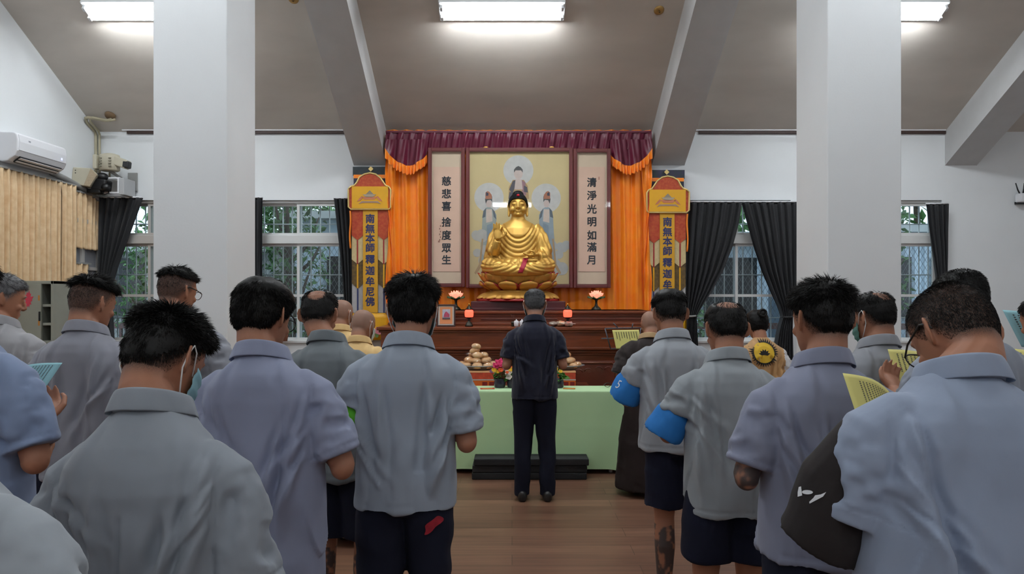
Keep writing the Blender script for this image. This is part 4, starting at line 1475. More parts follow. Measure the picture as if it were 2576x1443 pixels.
def black_curtain(label, rows, folds, seed, d=8.2, tie=None):
    """rows: (row, outer column, inner column) of the photo, read on the plane of the curtain"""
    rows = sorted(rows)
    pys = [r[0] for r in rows]
    c = P((rows[0][1] + rows[0][2]) / 2, rows[0][0], d)
    t = thing('window_curtain', label, 'curtain', (c.x, d, 0))
    w0 = abs(rows[0][2] - rows[0][1])
    ph = seed * 1.7
    def f(u, v):
        py = pys[0] + (pys[-1] - pys[0]) * v
        a, b_ = np.interp(py, pys, [r[1] for r in rows]), np.interp(py, pys, [r[2] for r in rows])
        p = P(a + (b_ - a) * u, py, d)
        sq = min(1.0, abs(b_ - a) / w0)
        am = .022 + .022 * (1 - sq)
        y = am * math.sin(u * folds * 2 * PI + ph + .6 * math.sin(v * 5)) + .008 * math.sin(u * folds * 4.7 * PI + v * 4)
        return Vector((p.x - c.x, y, p.z))
    MB().grid(f, int(folds * 12), 44).build('curtain_cloth', M_bcurt, t, solid=.003)
    a = P(rows[0][1], rows[0][0] - 1, d)
    b_ = P(rows[0][2], rows[0][0] - 1, d)
    MB().tube([(a.x - c.x, 0, a.z), (b_.x - c.x, 0, b_.z)], .010, 8).build('heading_rail', M_white, t)
    if tie:
        py, pa, pb = tie
        pts = []
        for q in np.linspace(0, 2 * PI, 15):
            x_ = (pa + pb) / 2 + (pb - pa) / 2 * math.cos(q)
            p = P(x_, py + 5 * math.sin(q) * .3 - (x_ - pa) * .05, d)
            pts.append((p.x - c.x, -.055 * math.sin(q), p.z))
        MB().tube(pts, .012, 8).build('tieback', M_grey if seed == 3 else M_bcurt, t)
    return t


black_curtain('black curtain of the corner window, gathered towards the wall under the camera rack', [(497, 247, 357), (560, 247, 334), (620, 248, 312), (660, 249, 297), (700, 250, 284), (730, 252, 276), (850, 250, 284), (960, 248, 290)], 6, 1)
black_curtain('narrow black curtain edge showing beside the pillar at the window next to the banner', [(497, 600, 661), (700, 600, 661), (960, 600, 661)], 5, 2)
black_curtain('narrow black curtain between the window and the banner shown whole', [(499, 888, 839), (600, 889, 850), (700, 889, 861), (760, 889, 866), (860, 889, 870)], 4, 4)
black_curtain('parted black curtain nearest the gold banner, pulled to a tieback', [(508, 1728, 1866), (560, 1726, 1858), (620, 1725, 1842), (680, 1725, 1818), (730, 1725, 1790), (770, 1725, 1764), (795, 1727, 1750), (830, 1726, 1752), (900, 1722, 1756)], 7, 3, tie=(794, 1727, 1750))
black_curtain('parted black curtain touching the white pillar, pulled to a tieback', [(508, 2012, 1866), (560, 2010, 1880), (620, 2008, 1896), (680, 2006, 1916), (730, 2004, 1938), (770, 2000, 1957), (795, 1993, 1966), (830, 1993, 1956), (905, 1996, 1943)], 7, 5, tie=(795, 1993, 1966))
black_curtain('black curtain on the plain wall nearest the wireless router', [(513, 2385, 2329), (580, 2383, 2336), (640, 2382, 2345), (700, 2380, 2354), (800, 2376, 2360), (900, 2374, 2356)], 4, 6)

# ---------------- the side wall with the air conditioner
XW = XL
ld = lambda px: min(8653 / (1288 - px), 8.28)


def LW(px, py, off=.0):
    """the point of the side wall (off metres in front of it) seen at this pixel"""
    d = ld(px)
    p = P(px, py, d)
    return Vector((XW + off, p.y, p.z))


def side_curtain(label, px0, px1, zt, zb, folds, off, seed, skew=0):
    ya, yb = LW(px0, 500).y, LW(px1, 500).y
    t = thing('beige_curtain', label, 'curtain', (XW + off, (ya + yb) / 2, 0))
    ym = (ya + yb) / 2
    def f(u, v):
        y = ya + (yb - ya) * u
        head = sstep(.10, .0, np.array([v]))[0]
        am = .026 * (1 - .5 * head)
        x = am * math.sin(u * folds * 2 * PI + seed + .5 * math.sin(u * 9)) + .008 * math.sin(u * folds * 5 * PI + v * 3) + head * .012 * math.sin(u * folds * 9 * PI)
        return Vector((x, y - ym, zt + (zb - zt) * v + .01 * math.sin(u * folds * 2 * PI) * v + skew * u))
    MB().grid(f, int(folds * 14), 30).build('curtain_cloth', M_beige, t, solid=.003)
    MB().box2((-.02, ya - ym, zt - .005), (.02, yb - ym, zt + .015)).build('curtain_rail', M_grey, t, smooth=False)
    return t


side_curtain('long beige curtain hanging below the air conditioner', -150, 134, 2.86, 1.15, 17, .065, 1)
side_curtain('narrow beige curtain panel between the long beige curtain and the short valance', 136, 178, 2.86, 1.385, 3.5, .065, 2)
side_curtain('short beige valance curtain in the corner over the grey window', 180, 244, 2.80, 2.15, 5.5, .055, 3)
o = bpy.data.objects.new('window_5', None)
COL.objects.link(o)
ya, yb = LW(150, 500).y, LW(244, 500).y
o.location = (XW, (ya + yb) / 2, 0)
struct(o)
hw5 = (yb - ya) / 2
M_greypane = mat('grey_blind_pane', lin(128, 130, 136), .5)
f = MB()
for y_ in (-hw5, -.02, hw5 - .05):
    f.box2((0, y_, 1.0), (.05, y_ + .05, 2.5))
f.box2((0, -hw5, 1.0), (.055, hw5, 1.05)).box2((0, -hw5, 2.45), (.055, hw5, 2.5)).box2((0, -hw5, 1.9), (.052, hw5, 1.94))
f.build('window_frame', M_alu, o, smooth=False)
MB().box2((.01, -hw5 + .05, 1.05), (.022, hw5 - .05, 2.45)).build('pane', M_greypane, o, smooth=False)
side_curtain('small beige curtain scrap seen below the short valance', 176, 210, 1.97, 1.15, 2, .075, 5)

# air conditioner
y0, y1 = 6.66, 7.40
t = thing('air_conditioner', 'white wall air conditioner above the long beige curtain', 'air conditioner', (XW, (y0 + y1) / 2, 2.92))
hl_ = (y1 - y0) / 2
prof = [(0.0, .02), (.06, .0), (.12, .01), (.19, .06), (.215, .11), (.22, .20), (.21, .27), (.18, .295), (0, .295)]
b = MB().prism([(x_, -hl_, z_) for x_, z_ in prof], (0, 2 * hl_, 0))
b.build('body', M_white, t, smooth=False, bevel=.012)
MB().prism([(.222, -hl_ + .02, .115), (.227, -hl_ + .02, .20), (.216, -hl_ + .02, .27), (.205, -hl_ + .02, .27), (.21, -hl_ + .02, .115)], (0, 2 * hl_ - .04, 0)).build('front_panel', M_white, t, smooth=False, bevel=.003)
lv = MB().box((.165, 0, .032), (.012, 2 * hl_ - .12, .085), Matrix.Rotation(.9, 3, 'Y'))
lv.build('outlet', M_black, t, smooth=False)
for k in range(2):
    MB().box((.150 + .035 * k, 0, .012 + .025 * k), (.004, 2 * hl_ - .13, .035), Matrix.Rotation(1.2, 3, 'Y')).build('louvre', M_white, t, smooth=False)
MB().box((.229, hl_ - .10, .15), (.004, .012, .022)).build('indicator_light', mat('blue_indicator', lin(150, 170, 255), .4, emit=(.45, .55, 1), estr=2.0), t, smooth=False)
MB().box((.222, -hl_ + .16, .22), (.004, .03, .03)).build('badge', mat('grey_badge', lin(150, 152, 160), .4), t, smooth=False)
# drain pipe running into the corner
pts = [LW(118, 434, .05), LW(150, 448, .05), LW(178, 463, .05), LW(208, 481, .06), LW(232, 499, .06), LW(243, 513, .06), (XW + .06, 8.24, 2.62), (XW + .06, 8.24, 2.2), (XW + .06, 8.24, 1.9)]
o = MB().tube(pts, [.032] * 9, 12).build('drain_pipe', M_grey)
tag(o, 'grey pipe sloping from the air conditioner into the corner', 'pipe')
# two conduits in the corner
for k, (dx_, r_) in enumerate(((0, .018), (.045, .014))):
    a = lambda px, py, d: P(px, py, d) + Vector((dx_, 0, -.03))
    o = MB().tube([a(280, 294, 8.04), a(268, 297, 8.05), a(222, 287, 8.0) + Vector((.0, 0, -.01)), a(216, 290, 8.0), a(218, 300, 8.05), a(238, 324, 8.24), a(241, 332, 8.25), a(241, 385, 8.25), a(241, 432, 8.25)], r_, 10).build('conduit', M_cond)
    tag(o, ['thicker cable conduit bent from the ceiling down the corner to the speaker box', 'thinner cable conduit running beside the thicker one down the corner'][k], 'conduit')
d = 8.05
o = thing('ceiling_rose', 'brown round conduit plate on the ceiling where the corner conduits end', 'ceiling plate', P(277, 291, d))
o.rotation_euler = (-math.atan(SLOPE), 0, 0)
MB().lathe([(0, -.02), (.05, -.02), (.06, .0), (.06, .012)], n=20).build('plate', mat('rusty_plate', lin(120, 96, 70), .6), o)

# surveillance camera, speaker, camera on a rack
C0 = P(276, 408, 8.02)
t = thing('surveillance_camera', 'old ivory surveillance camera with a black lens hood on the corner wall', 'camera', C0)
px_ = 8.02 / FPX
MB().rings([[Vector((-.115 + .23 * q, -.07, 0)) * 1 + Vector((0, 0, 0)) for q in (0, 1)] + [Vector((.115, .07, 0)), Vector((-.115, .07, 0))]], cap=False) if False else None
MB().lathe([(0, -.105), (.10, -.105), (.115, -.095), (.118, .06), (.11, .085), (.06, .10), (0, .105)], n=24, sx=.98, sy=.8).build('housing', M_ivory, t)
b = MB()
for sx in (-.055, .055):
    for k in range(4):
        b.box((sx, -.092, .035 - k * .032), (.03, .012, .007))
b.build('vent', mat('shadowed_slot', lin(120, 116, 100), .6), t, smooth=False)
MB().box((-.135, 0, -.005), (.045, .16, .17)).build('side_cover', M_ivory, t, smooth=False, bevel=.01)
R = Matrix.Rotation(.35, 3, 'Y')
MB().box((.15, -.01, -.01), (.16, .10, .105), R).build('camera_barrel', M_ivory, t, smooth=False, bevel=.012)
MB().box((.215, -.02, -.035), (.075, .085, .085), Matrix.Rotation(.12, 3, 'Y')).build('lens_hood', M_black, t, smooth=False, bevel=.015)
MB().tube([(.0, .0, -.10), (.08, .08, -.17), (.12, .22, -.22)], .018, 8).build('arm', M_grey, t)
MB().box((.13, .255, -.19), (.11, .02, .22)).build('wall_plate', M_grey, t, smooth=False)
MB().tube([(-.03, .05, -.10), (-.06, .10, -.165), (-.12, .2, -.15)], .010, 8).build('cable', M_cond, t)
S0 = P(219, 448, 7.95)
t = thing('wall_speaker', 'slanted ivory speaker box in the corner above the beige curtain', 'speaker', S0, .35)
MB().prism([(-.12, -.10, .105), (.06, -.10, .105), (.13, -.10, .03), (.05, -.10, -.115), (-.14, -.10, -.085)], (0, .18, 0)).build('cabinet', M_ivory, t, smooth=False, bevel=.008)
MB().prism([(.06, -.102, .10), (.125, -.102, .03), (.05, -.102, -.11), (-.01, -.102, -.10)], (0, -.012, 0)).build('grille', mat('tan_speaker_cloth', lin(166, 150, 126), .8, vary=.1, vscale=60), t, smooth=False)
MB().box((-.12, .15, 0), (.05, .18, .05)).build('wall_bracket', M_grey, t, smooth=False)
for k in range(2):
    MB().ell((-.095, -.102, .07 - .03 * k), (.006, .004, .006), None, 8, 6).build('screw', M_black, t)
R0 = P(294, 470, 8.12)
t = thing('wall_rack', 'white metal wall rack holding the black video camera', 'rack', R0)
b = MB()
for z_ in (-.085, .09):
    b.box((-.03, -.10, z_), (.26, .018, .018)).box((-.03, .10, z_), (.26, .018, .018))
b.box((.08, -.10, 0), (.02, .02, .19)).box((-.16, -.10, 0), (.02, .02, .19))
b.build('rail', M_white, t, smooth=False)
MB().box((.125, .0, -.01), (.06, .24, .20)).build('side_panel', mat('pale_grey_metal', lin(176, 178, 180), .5), t, smooth=False, bevel=.004)
MB().box((-.03, .155, 0), (.27, .02, .2)).build('wall_panel', M_white, t, smooth=False)
V0 = P(256, 466, 8.0)
t = thing('video_camera', 'black video camera with a lens on the white wall rack', 'camera', V0)
MB().box((0, 0, 0), (.17, .15, .14), Matrix.Rotation(.12, 3, 'Y')).build('body', M_black, t, smooth=False, bevel=.02)
MB().ell((-.0, 0, .10), (.075, .06, .05)).build('handle', M_black, t)
MB().tube([(.07, -.05, -.03), (.125, -.09, -.045)], [.045, .038], 14).build('lens', M_black, t)
MB().tube([(.03, -.04, -.07), (.07, -.07, -.12), (.11, -.05, -.10), (.10, -.02, -.06)], .008, 6).build('cable', M_black, t)
MB().box((-.06, 0, -.075), (.16, .14, .05)).build('mount', M_black, t, smooth=False, bevel=.01)

# filing cabinet
d = 6.5
xa, xb = P(-10, 0, d).x, P(134, 0, d).x
H = EYE - (706 - HOR) / FPX * d
t = thing('filing_cabinet', 'grey-green metal cabinet with an open bay and a red sticker below the beige curtain', 'cabinet', ((xa + xb) / 2, d + .2, 0))
hw_ = (xb - xa) / 2
M_cab = mat('grey_green_metal', lin(150, 152, 140), .5, vary=.05)
M_cabi = mat('cabinet_inside', lin(110, 112, 104), .6)
b = MB()
b.box2((-hw_, -.2, 0), (-hw_ + .02, .2, H)).box2((hw_ - .025, -.2, 0), (hw_, .2, H)).box2((-hw_, -.2, H - .03), (hw_, .2, H)).box2((-hw_, -.2, 0), (hw_, .2, .06)).box2((-hw_, .185, 0), (hw_, .2, H))
b.build('carcass', M_cab, t, smooth=False, bevel=.003)
xs_ = P(104, 0, d).x - (xa + xb) / 2
dr = MB().box2((-hw_ + .02, -.205, .06), (xs_, -.185, H - .03)).build('door', M_cab, t, smooth=False, bevel=.003)
MB().box2((xs_ - .02, -.185, .06), (xs_, .185, H - .03)).build('partition', M_cabi, t, smooth=False)
for py in (768, 815, 860, 905):
    z_ = EYE - (py - HOR) / FPX * d
    MB().box2((xs_, -.18, z_ - .012), (hw_ - .025, .185, z_ + .012)).build('shelf', M_cab, t, smooth=False)
M_stick = mat('red_sticker', lin(206, 66, 88), .7, vary=.1)
rnd = random.Random(2)
sx_, sz_ = P(73, 0, d).x - (xa + xb) / 2, EYE - (752 - HOR) / FPX * d
b = MB()
pts = []
for k in range(22):
    a = 2 * PI * k / 22
    r_ = (.055 if k % 2 else .036) * rnd.uniform(.8, 1.15)
    pts.append((sx_ + r_ * .8 * math.cos(a), -.2055, sz_ + r_ * 1.5 * math.sin(a)))
b.prism(pts, (0, -.001, 0)).build('sticker', M_stick, dr, smooth=False)
for (px, py) in ((99, 749), (99, 812)):
    MB().box((P(px, 0, d).x - (xa + xb) / 2, -.206, EYE - (py - HOR) / FPX * d), (.016, .002, .05)).build('tape_mark', mat('old_orange_tape', lin(196, 132, 60), .7), dr, smooth=False)
MB().box((P(101, 0, d).x - (xa + xb) / 2, -.21, EYE - (795 - HOR) / FPX * d), (.012, .012, .09)).build('handle', M_black, dr, smooth=False)

# wireless router
d = 8.24
t = thing('wireless_router', 'white wireless router with black aerials mounted on the plain wall', 'router', P(2588, 498, d))
MB().box((0, -.02, 0), (.30, .10, .105)).build('casing', M_white, t, smooth=False, bevel=.015)
MB().box((-.03, .03, -.055), (.2, .06, .03)).build('bracket', M_black, t, smooth=False)
for (x_, l_) in ((-.125, -.05), (-.085, .015), (.10, .04)):
    MB().tube([(x_, -.02, .05), (x_ + l_ * .5, -.02, .10), (x_ + l_, -.02, .18)], [.009, .008, .006], 8).build('aerial', M_black, t)

# round ceiling fittings
for k, (px, py) in enumerate(((738, -3), (1658, 25))):
    d = (ZE + SLOPE * YW - EYE) / ((HOR - py) / FPX + SLOPE)
    t = thing('ceiling_sprinkler_plate', ['brass ceiling plate cut by the photo top, between pillar and roof beam', 'brass ceiling plate beside the roof beam, near the centre lamp'][k], 'ceiling fitting', P(px, py, d) + Vector((0, 0, -.004)))
    t.rotation_euler = (-math.atan(SLOPE), 0, 0)
    MB().lathe([(0, -.012), (.03, -.014), (.048, -.008), (.052, .004)], n=24).build('plate', mat('aged_brass', lin(176, 140, 82), .5, metal=.3), t)
    MB().lathe([(0, -.03), (.010, -.03), (.010, -.012)], n=12).build('nozzle', mat('dark_brass', lin(110, 84, 44), .5, metal=.3), t)

# potted plant on the sill, cable on the floor
d = 8.18
t = thing('potted_plant', 'small leafy plant on the window sill behind the lavender shirt', 'plant', (P(714, 0, d).x, d + .02, ZS + .03))
MB().lathe([(0, 0), (.035, 0), (.045, .07), (.048, .075), (0, .07)], n=16).build('pot', mat('terracotta', lin(150, 96, 70), .7), t)
rnd = random.Random(7)
b = MB()
for k in range(14):
    a = rnd.uniform(0, 6.28)
    L_ = rnd.uniform(.06, .11)
    R = Matrix.Rotation(a, 3, 'Z') @ Matrix.Rotation(-rnd.uniform(.1, .8), 3, 'Y')
    b.grid(lambda u, v: Vector((0, 0, .07)) + R @ Vector((L_ * u, (v - .5) * .05 * math.sin(PI * min(.97, u + .05)), .03 * u * (1 - u))), 6, 4)
b.build('leaves', mat('fresh_green_leaf', lin(70, 124, 40)), t, solid=.002)
g = lambda px, py: P(px, py, EYE * FPX / (py - HOR)) + Vector((0, 0, .006))
o = MB().tube([g(770, 1374), g(806, 1371), g(822, 1369), g(826, 1376), g(812, 1383), g(780, 1386)], .006, 8).build('floor_cable', M_white)
tag(o, 'white cable lying on the wood floor by the tattooed calf', 'cable')
# ================================================================ PEOPLE
HZ = [-.128, -.120, -.100, -.080, -.055, -.030, .000, .030, .060, .085, .100, .107]
HWD = [.012, .034, .050, .061, .069, .0735, .0765, .0765, .0715, .056, .033, .004]
HYF = [.060, .082, .090, .092, .091, .091, .093, .091, .081, .061, .034, .002]
HYB = [.030, .010, -.020, -.050, -.076, -.091, -.099, -.100, -.093, -.077, -.048, -.006]
ZH_A = [0, 45, 70, 85, 100, 125, 150, 180]       # hairline height round the head, degrees from the face
ZH_Z = [.062, .055, .012, -.020, -.022, -.062, -.082, -.088]


def skull(z, th, off=0.0):
    z = np.asarray(z, float)
    th = np.asarray(th, float)
    w, f, b = np.interp(z, HZ, HWD), np.interp(z, HZ, HYF), np.interp(z, HZ, HYB)
    yc, h = (f + b) / 2, (f - b) / 2
    s, c = np.sin(th), np.cos(th)
    x = w * np.sign(s) * np.abs(s) ** 0.9
    y = yc + h * np.sign(c) * np.abs(c) ** 0.9
    p = np.stack([x, y, z + 0 * x], -1)
    n = np.stack([x / .077 ** 2, (y + .005) / .098 ** 2, (z + .0) / .112 ** 2 + 0 * x], -1)
    n /= np.linalg.norm(n, axis=-1, keepdims=True) + 1e-9
    return p + n * (off[..., None] if hasattr(off, 'shape') else off), n


def hairline(th):
    return np.interp(np.abs(np.degrees((np.asarray(th) + PI) % (2 * PI) - PI)), ZH_A, ZH_Z)


def hair_length(z, th, st):
    """(length, 0..1 share of roots that still grow)"""
    t = z - hairline(th) - st.get('line', 0)
    f0, f1 = st.get('fade', (.01, .05))
    side = st['nape'] + (st['side'] - st['nape']) * sstep(f0, f1, t)
    tz = st.get('topz', (.04, .08))
    w = sstep(tz[0], tz[1], z)
    L = side * (1 - w) + st['top'] * w
    L = np.where(t < 0, 0, L)
    g = np.ones_like(L)
    if st.get('bald'):
        p, _ = skull(z, th)
        for (by, bz, br, bs) in st['bald']:
            d = np.sqrt(p[..., 0] ** 2 + (p[..., 1] - by) ** 2 + (p[..., 2] - bz) ** 2)
            g = g * (1 - bs * sstep(br, br * .55, d))
    return L, g


def hair_mesh(st, rng):
    b = MB()
    nz, nt = 30, 56
    Z, T = np.meshgrid(np.linspace(-.1, .1065, nz), np.linspace(-PI, PI, nt, endpoint=False), indexing='ij')
    L, g = hair_length(Z, T, st)
    off = np.minimum(L * st.get('bulk', .45), st.get('cap', .016)) * sstep(.3, .8, g)
    pts, n = skull(Z, T)
    off = off * (1 + .22 * vnoise(pts.reshape(-1, 3) * 60, 3).reshape(off.shape))
    pts = pts + n * (off[..., None] + .0008)
    keep = (L > .0085) & (g > .55)
    idx = np.arange(nz * nt).reshape(nz, nt)
    fs = []
    for i in range(nz - 1):
        for j in range(nt):
            k = (j + 1) % nt
            if keep[i, j] and keep[i, k] and keep[i + 1, j] and keep[i + 1, k]:
                fs.append((idx[i, j], idx[i, k], idx[i + 1, k], idx[i + 1, j]))
    if keep[-1].all():
        fs.append(tuple(idx[-1]))
    b.add([tuple(p) for p in pts.reshape(-1, 3)], fs)
    # strands
    N = st['n']
    z = rng.uniform(-.095, .1065, N * 2)
    th = rng.uniform(-PI, PI, N * 2)
    L, g = hair_length(z, th, st)
    ok = (L > 0) & (rng.random(N * 2) < g) & (rng.random(N * 2) < np.interp(z, HZ, HWD) / .0765 + .35)
    z, th, L = z[ok][:N], th[ok][:N], L[ok][:N]
    n_ = len(z)
    off0 = np.minimum(L * st.get('bulk', .45), st.get('cap', .016)) * .55
    p, nr = skull(z, th)
    p = p + nr * off0[:, None]
    wh = np.array([st.get('whorl', .012), -.055, .086])
    fl = p - wh
    fl[:, 2] -= .02
    fl -= nr * (fl * nr).sum(1, keepdims=True)
    fl /= np.linalg.norm(fl, axis=1, keepdims=True) + 1e-6
    sw = np.cross(nr, fl)
    up = sstep(.02, .08, z)[:, None]
    spike = st.get('spike', .6) * up + .30 * (1 - up)
    rnd = rng.normal(0, 1, (n_, 3))
    # clumps: strands lean with their neighbours
    cl = np.stack([vnoise(p * 55, 11), vnoise(p * 55, 12), vnoise(p * 55, 13)], 1)
    d = nr * spike + fl * (1.15 - .55 * spike) + sw * .25 + cl * st.get('clump', .55) + rnd * .13
    if st.get('comb'):
        d = d + np.array(st['comb']) * up
    d /= np.linalg.norm(d, axis=1, keepdims=True)
    L = L * rng.uniform(.6, 1.12, n_)
    a = np.cross(d, rnd)
    a /= np.linalg.norm(a, axis=1, keepdims=True) + 1e-6
    bb = np.cross(d, a)
    w = st.get('w', .0016)
    rows = []
    bend = fl * .35 + np.array([0, 0, -.25]) * (1 - .6 * up)
    for t, r in ((0, 1.0), (.4, .95), (.75, .6)):
        c = p + d * (L * t)[:, None] + bend * (L * t * t)[:, None] * .6
        for q in range(3):
            ang = 2 * PI * q / 3
            rows.append(c + (a * math.cos(ang) + bb * math.sin(ang)) * (w * r) * np.clip(L / .014, .30, 1)[:, None])
    rows.append(p + d * L[:, None] + bend * L[:, None] * .6)
    V = np.stack(rows, 1).reshape(-1, 3)
    base = len(b.v)
    b.v += [tuple(x) for x in V]
    for i in range(n_):
        o = base + i * 10
        for s in (0, 3):
            for q in range(3):
                k = (q + 1) % 3
                b.f.append((o + s + q, o + s + k, o + s + 3 + k, o + s + 3 + q))
        for q in range(3):
            b.f.append((o + 6 + q, o + 6 + (q + 1) % 3, o + 9))
    b.mi = [0] * len(b.f)
    # eyebrows
    for s in (-1, 1):
        q, _ = skull(np.linspace(.022, .018, 5) + np.array([0, .004, .005, .003, -.001]), np.radians(np.linspace(10, 38, 5)) * s, .004)
        b.tube([tuple(x) for x in q], [.0025, .004, .004, .003, .0015], 6, flat=.5)
    return b


HAIR = {
    'spiky': dict(top=.034, side=.012, nape=.003, fade=(.012, .055), topz=(.03, .075), spike=1.0, n=6000, w=.0009, cap=.014, bulk=.5),
    'full': dict(top=.034, side=.020, nape=.006, fade=(.005, .04), topz=(.03, .08), spike=.45, n=4000, w=.0014, cap=.019, bulk=.6, clump=.35),
    'undercut': dict(top=.036, side=.006, nape=.0022, fade=(.05, .09), topz=(.045, .080), spike=.6, n=5200, w=.0011, cap=.014, bulk=.5, clump=.7),
    'short': dict(top=.020, side=.011, nape=.003, fade=(.008, .05), topz=(.04, .08), spike=.5, n=3600, w=.0013, cap=.011, bulk=.5, clump=.35),
    'buzz': dict(top=.006, side=.0035, nape=.002, fade=(.01, .05), topz=(.04, .08), spike=1.1, n=5200, w=.0007, cap=.002, bulk=.3, clump=.2),
    'shaved': dict(top=.0018, side=.0016, nape=.0012, fade=(.01, .05), spike=1.1, n=1600, w=.0006, cap=.0, bulk=.0, clump=.1),
    'bun': dict(top=.03, side=.024, nape=.018, fade=(.0, .02), spike=.05, n=2600, w=.0013, cap=.018, bulk=.6, clump=.2),
}
SKIN = lin(164, 112, 86)
HAIRBLACK = lin(13, 12, 12)


def build_ear(b, s):
    c = Vector((s * .0765, -.010, -.012))
    a = math.radians(38)
    u = Vector((s * math.sin(a), -math.cos(a), 0))
    v = Vector((0, -.18, 1)).normalized()
    w = u.cross(v).normalized()
    R = Matrix((u, v, w)).transposed()
    b.ell(c + u * .011, (.0165, .027, .0045), R, 12, 8)
    b.tube([c + u * (.011 + .0175 * math.cos(t)) + v * (.0305 * math.sin(t)) for t in [math.radians(x) for x in range(-140, 171, 25)]], .0044, 6)
    b.ell(c + u * .007 - v * .026, (.009, .010, .005), R, 8, 6)
    b.ell(c + u * .002 - v * .004, (.008, .016, .009), R, 8, 6)


def build_head(b):
    th = np.linspace(0, 2 * PI, 32, endpoint=False)
    b.rings([[tuple(p) for p in skull(np.full(32, z), th)[0]] for z in np.interp(np.linspace(0, 11, 34), range(12), HZ)], True, True)
    b.tube([(0, .088, .012), (0, .101, -.012), (0, .111, -.032), (0, .100, -.044)], [.008, .0085, .011, .009], 8)
    for s in (-1, 1):
        b.ell((s * .0115, .097, -.038), (.008, .010, .007))
        b.tube([(s * .010, .090, .020), (s * .032, .086, .024), (s * .054, .070, .016)], [.007, .008, .006], 8)
        b.ell((s * .031, .080, -.001), (.0145, .012, .0095))
        b.ell((s * .045, .064, -.036), (.021, .020, .017))
        build_ear(b, s)
    b.ell((0, .087, -.066), (.024, .012, .005))
    b.ell((0, .086, -.076), (.021, .012, .006))
    b.ell((0, .078, -.112), (.020, .014, .013))


def build_hand(b, wrist, fwd, palm_n, side, curl=.8):
    """palm and five fingers; fwd: towards the fingers, palm_n: out of the palm"""
    f = Vector(fwd).normalized()
    n = Vector(palm_n)
    n = (n - f * n.dot(f)).normalized()
    r = f.cross(n).normalized() * side               # towards the thumb
    w = Vector(wrist)
    rs = []
    for t, hw_, hh in ((0, .026, .019), (.03, .034, .019), (.06, .040, .017), (.085, .041, .014)):
        rs.append([w + f * t + r * (hw_ * math.cos(q * PI / 6)) + n * (hh * math.sin(q * PI / 6)) for q in range(12)])
    b.rings(rs)
    for i, (x, L) in enumerate(((.031, .070), (.0105, .078), (-.0105, .072), (-.031, .056))):
        p = w + f * .080 + r * x
        pts, rad, a = [p], [.0085], 0.12
        for k, sl in enumerate((.45, .31, .24)):
            a += curl * (.45, .55, .45)[k]
            p = p + (f * math.cos(a) + n * math.sin(a)) * (L * sl)
            pts.append(p)
            rad.append((.0080, .0073, .0060)[k])
        b.tube(pts, rad, 8)
        b.ell(pts[-1], (.006, .006, .006), None, 8, 6)
    p = w + f * .022 + r * .026
    pts = [p, p + r * .024 + f * .022 + n * .010, p + r * .030 + f * .050 + n * .022, p + r * .022 + f * .072 + n * .030]
    b.tube(pts, [.0125, .0105, .009, .0065], 8)


info_dx = []


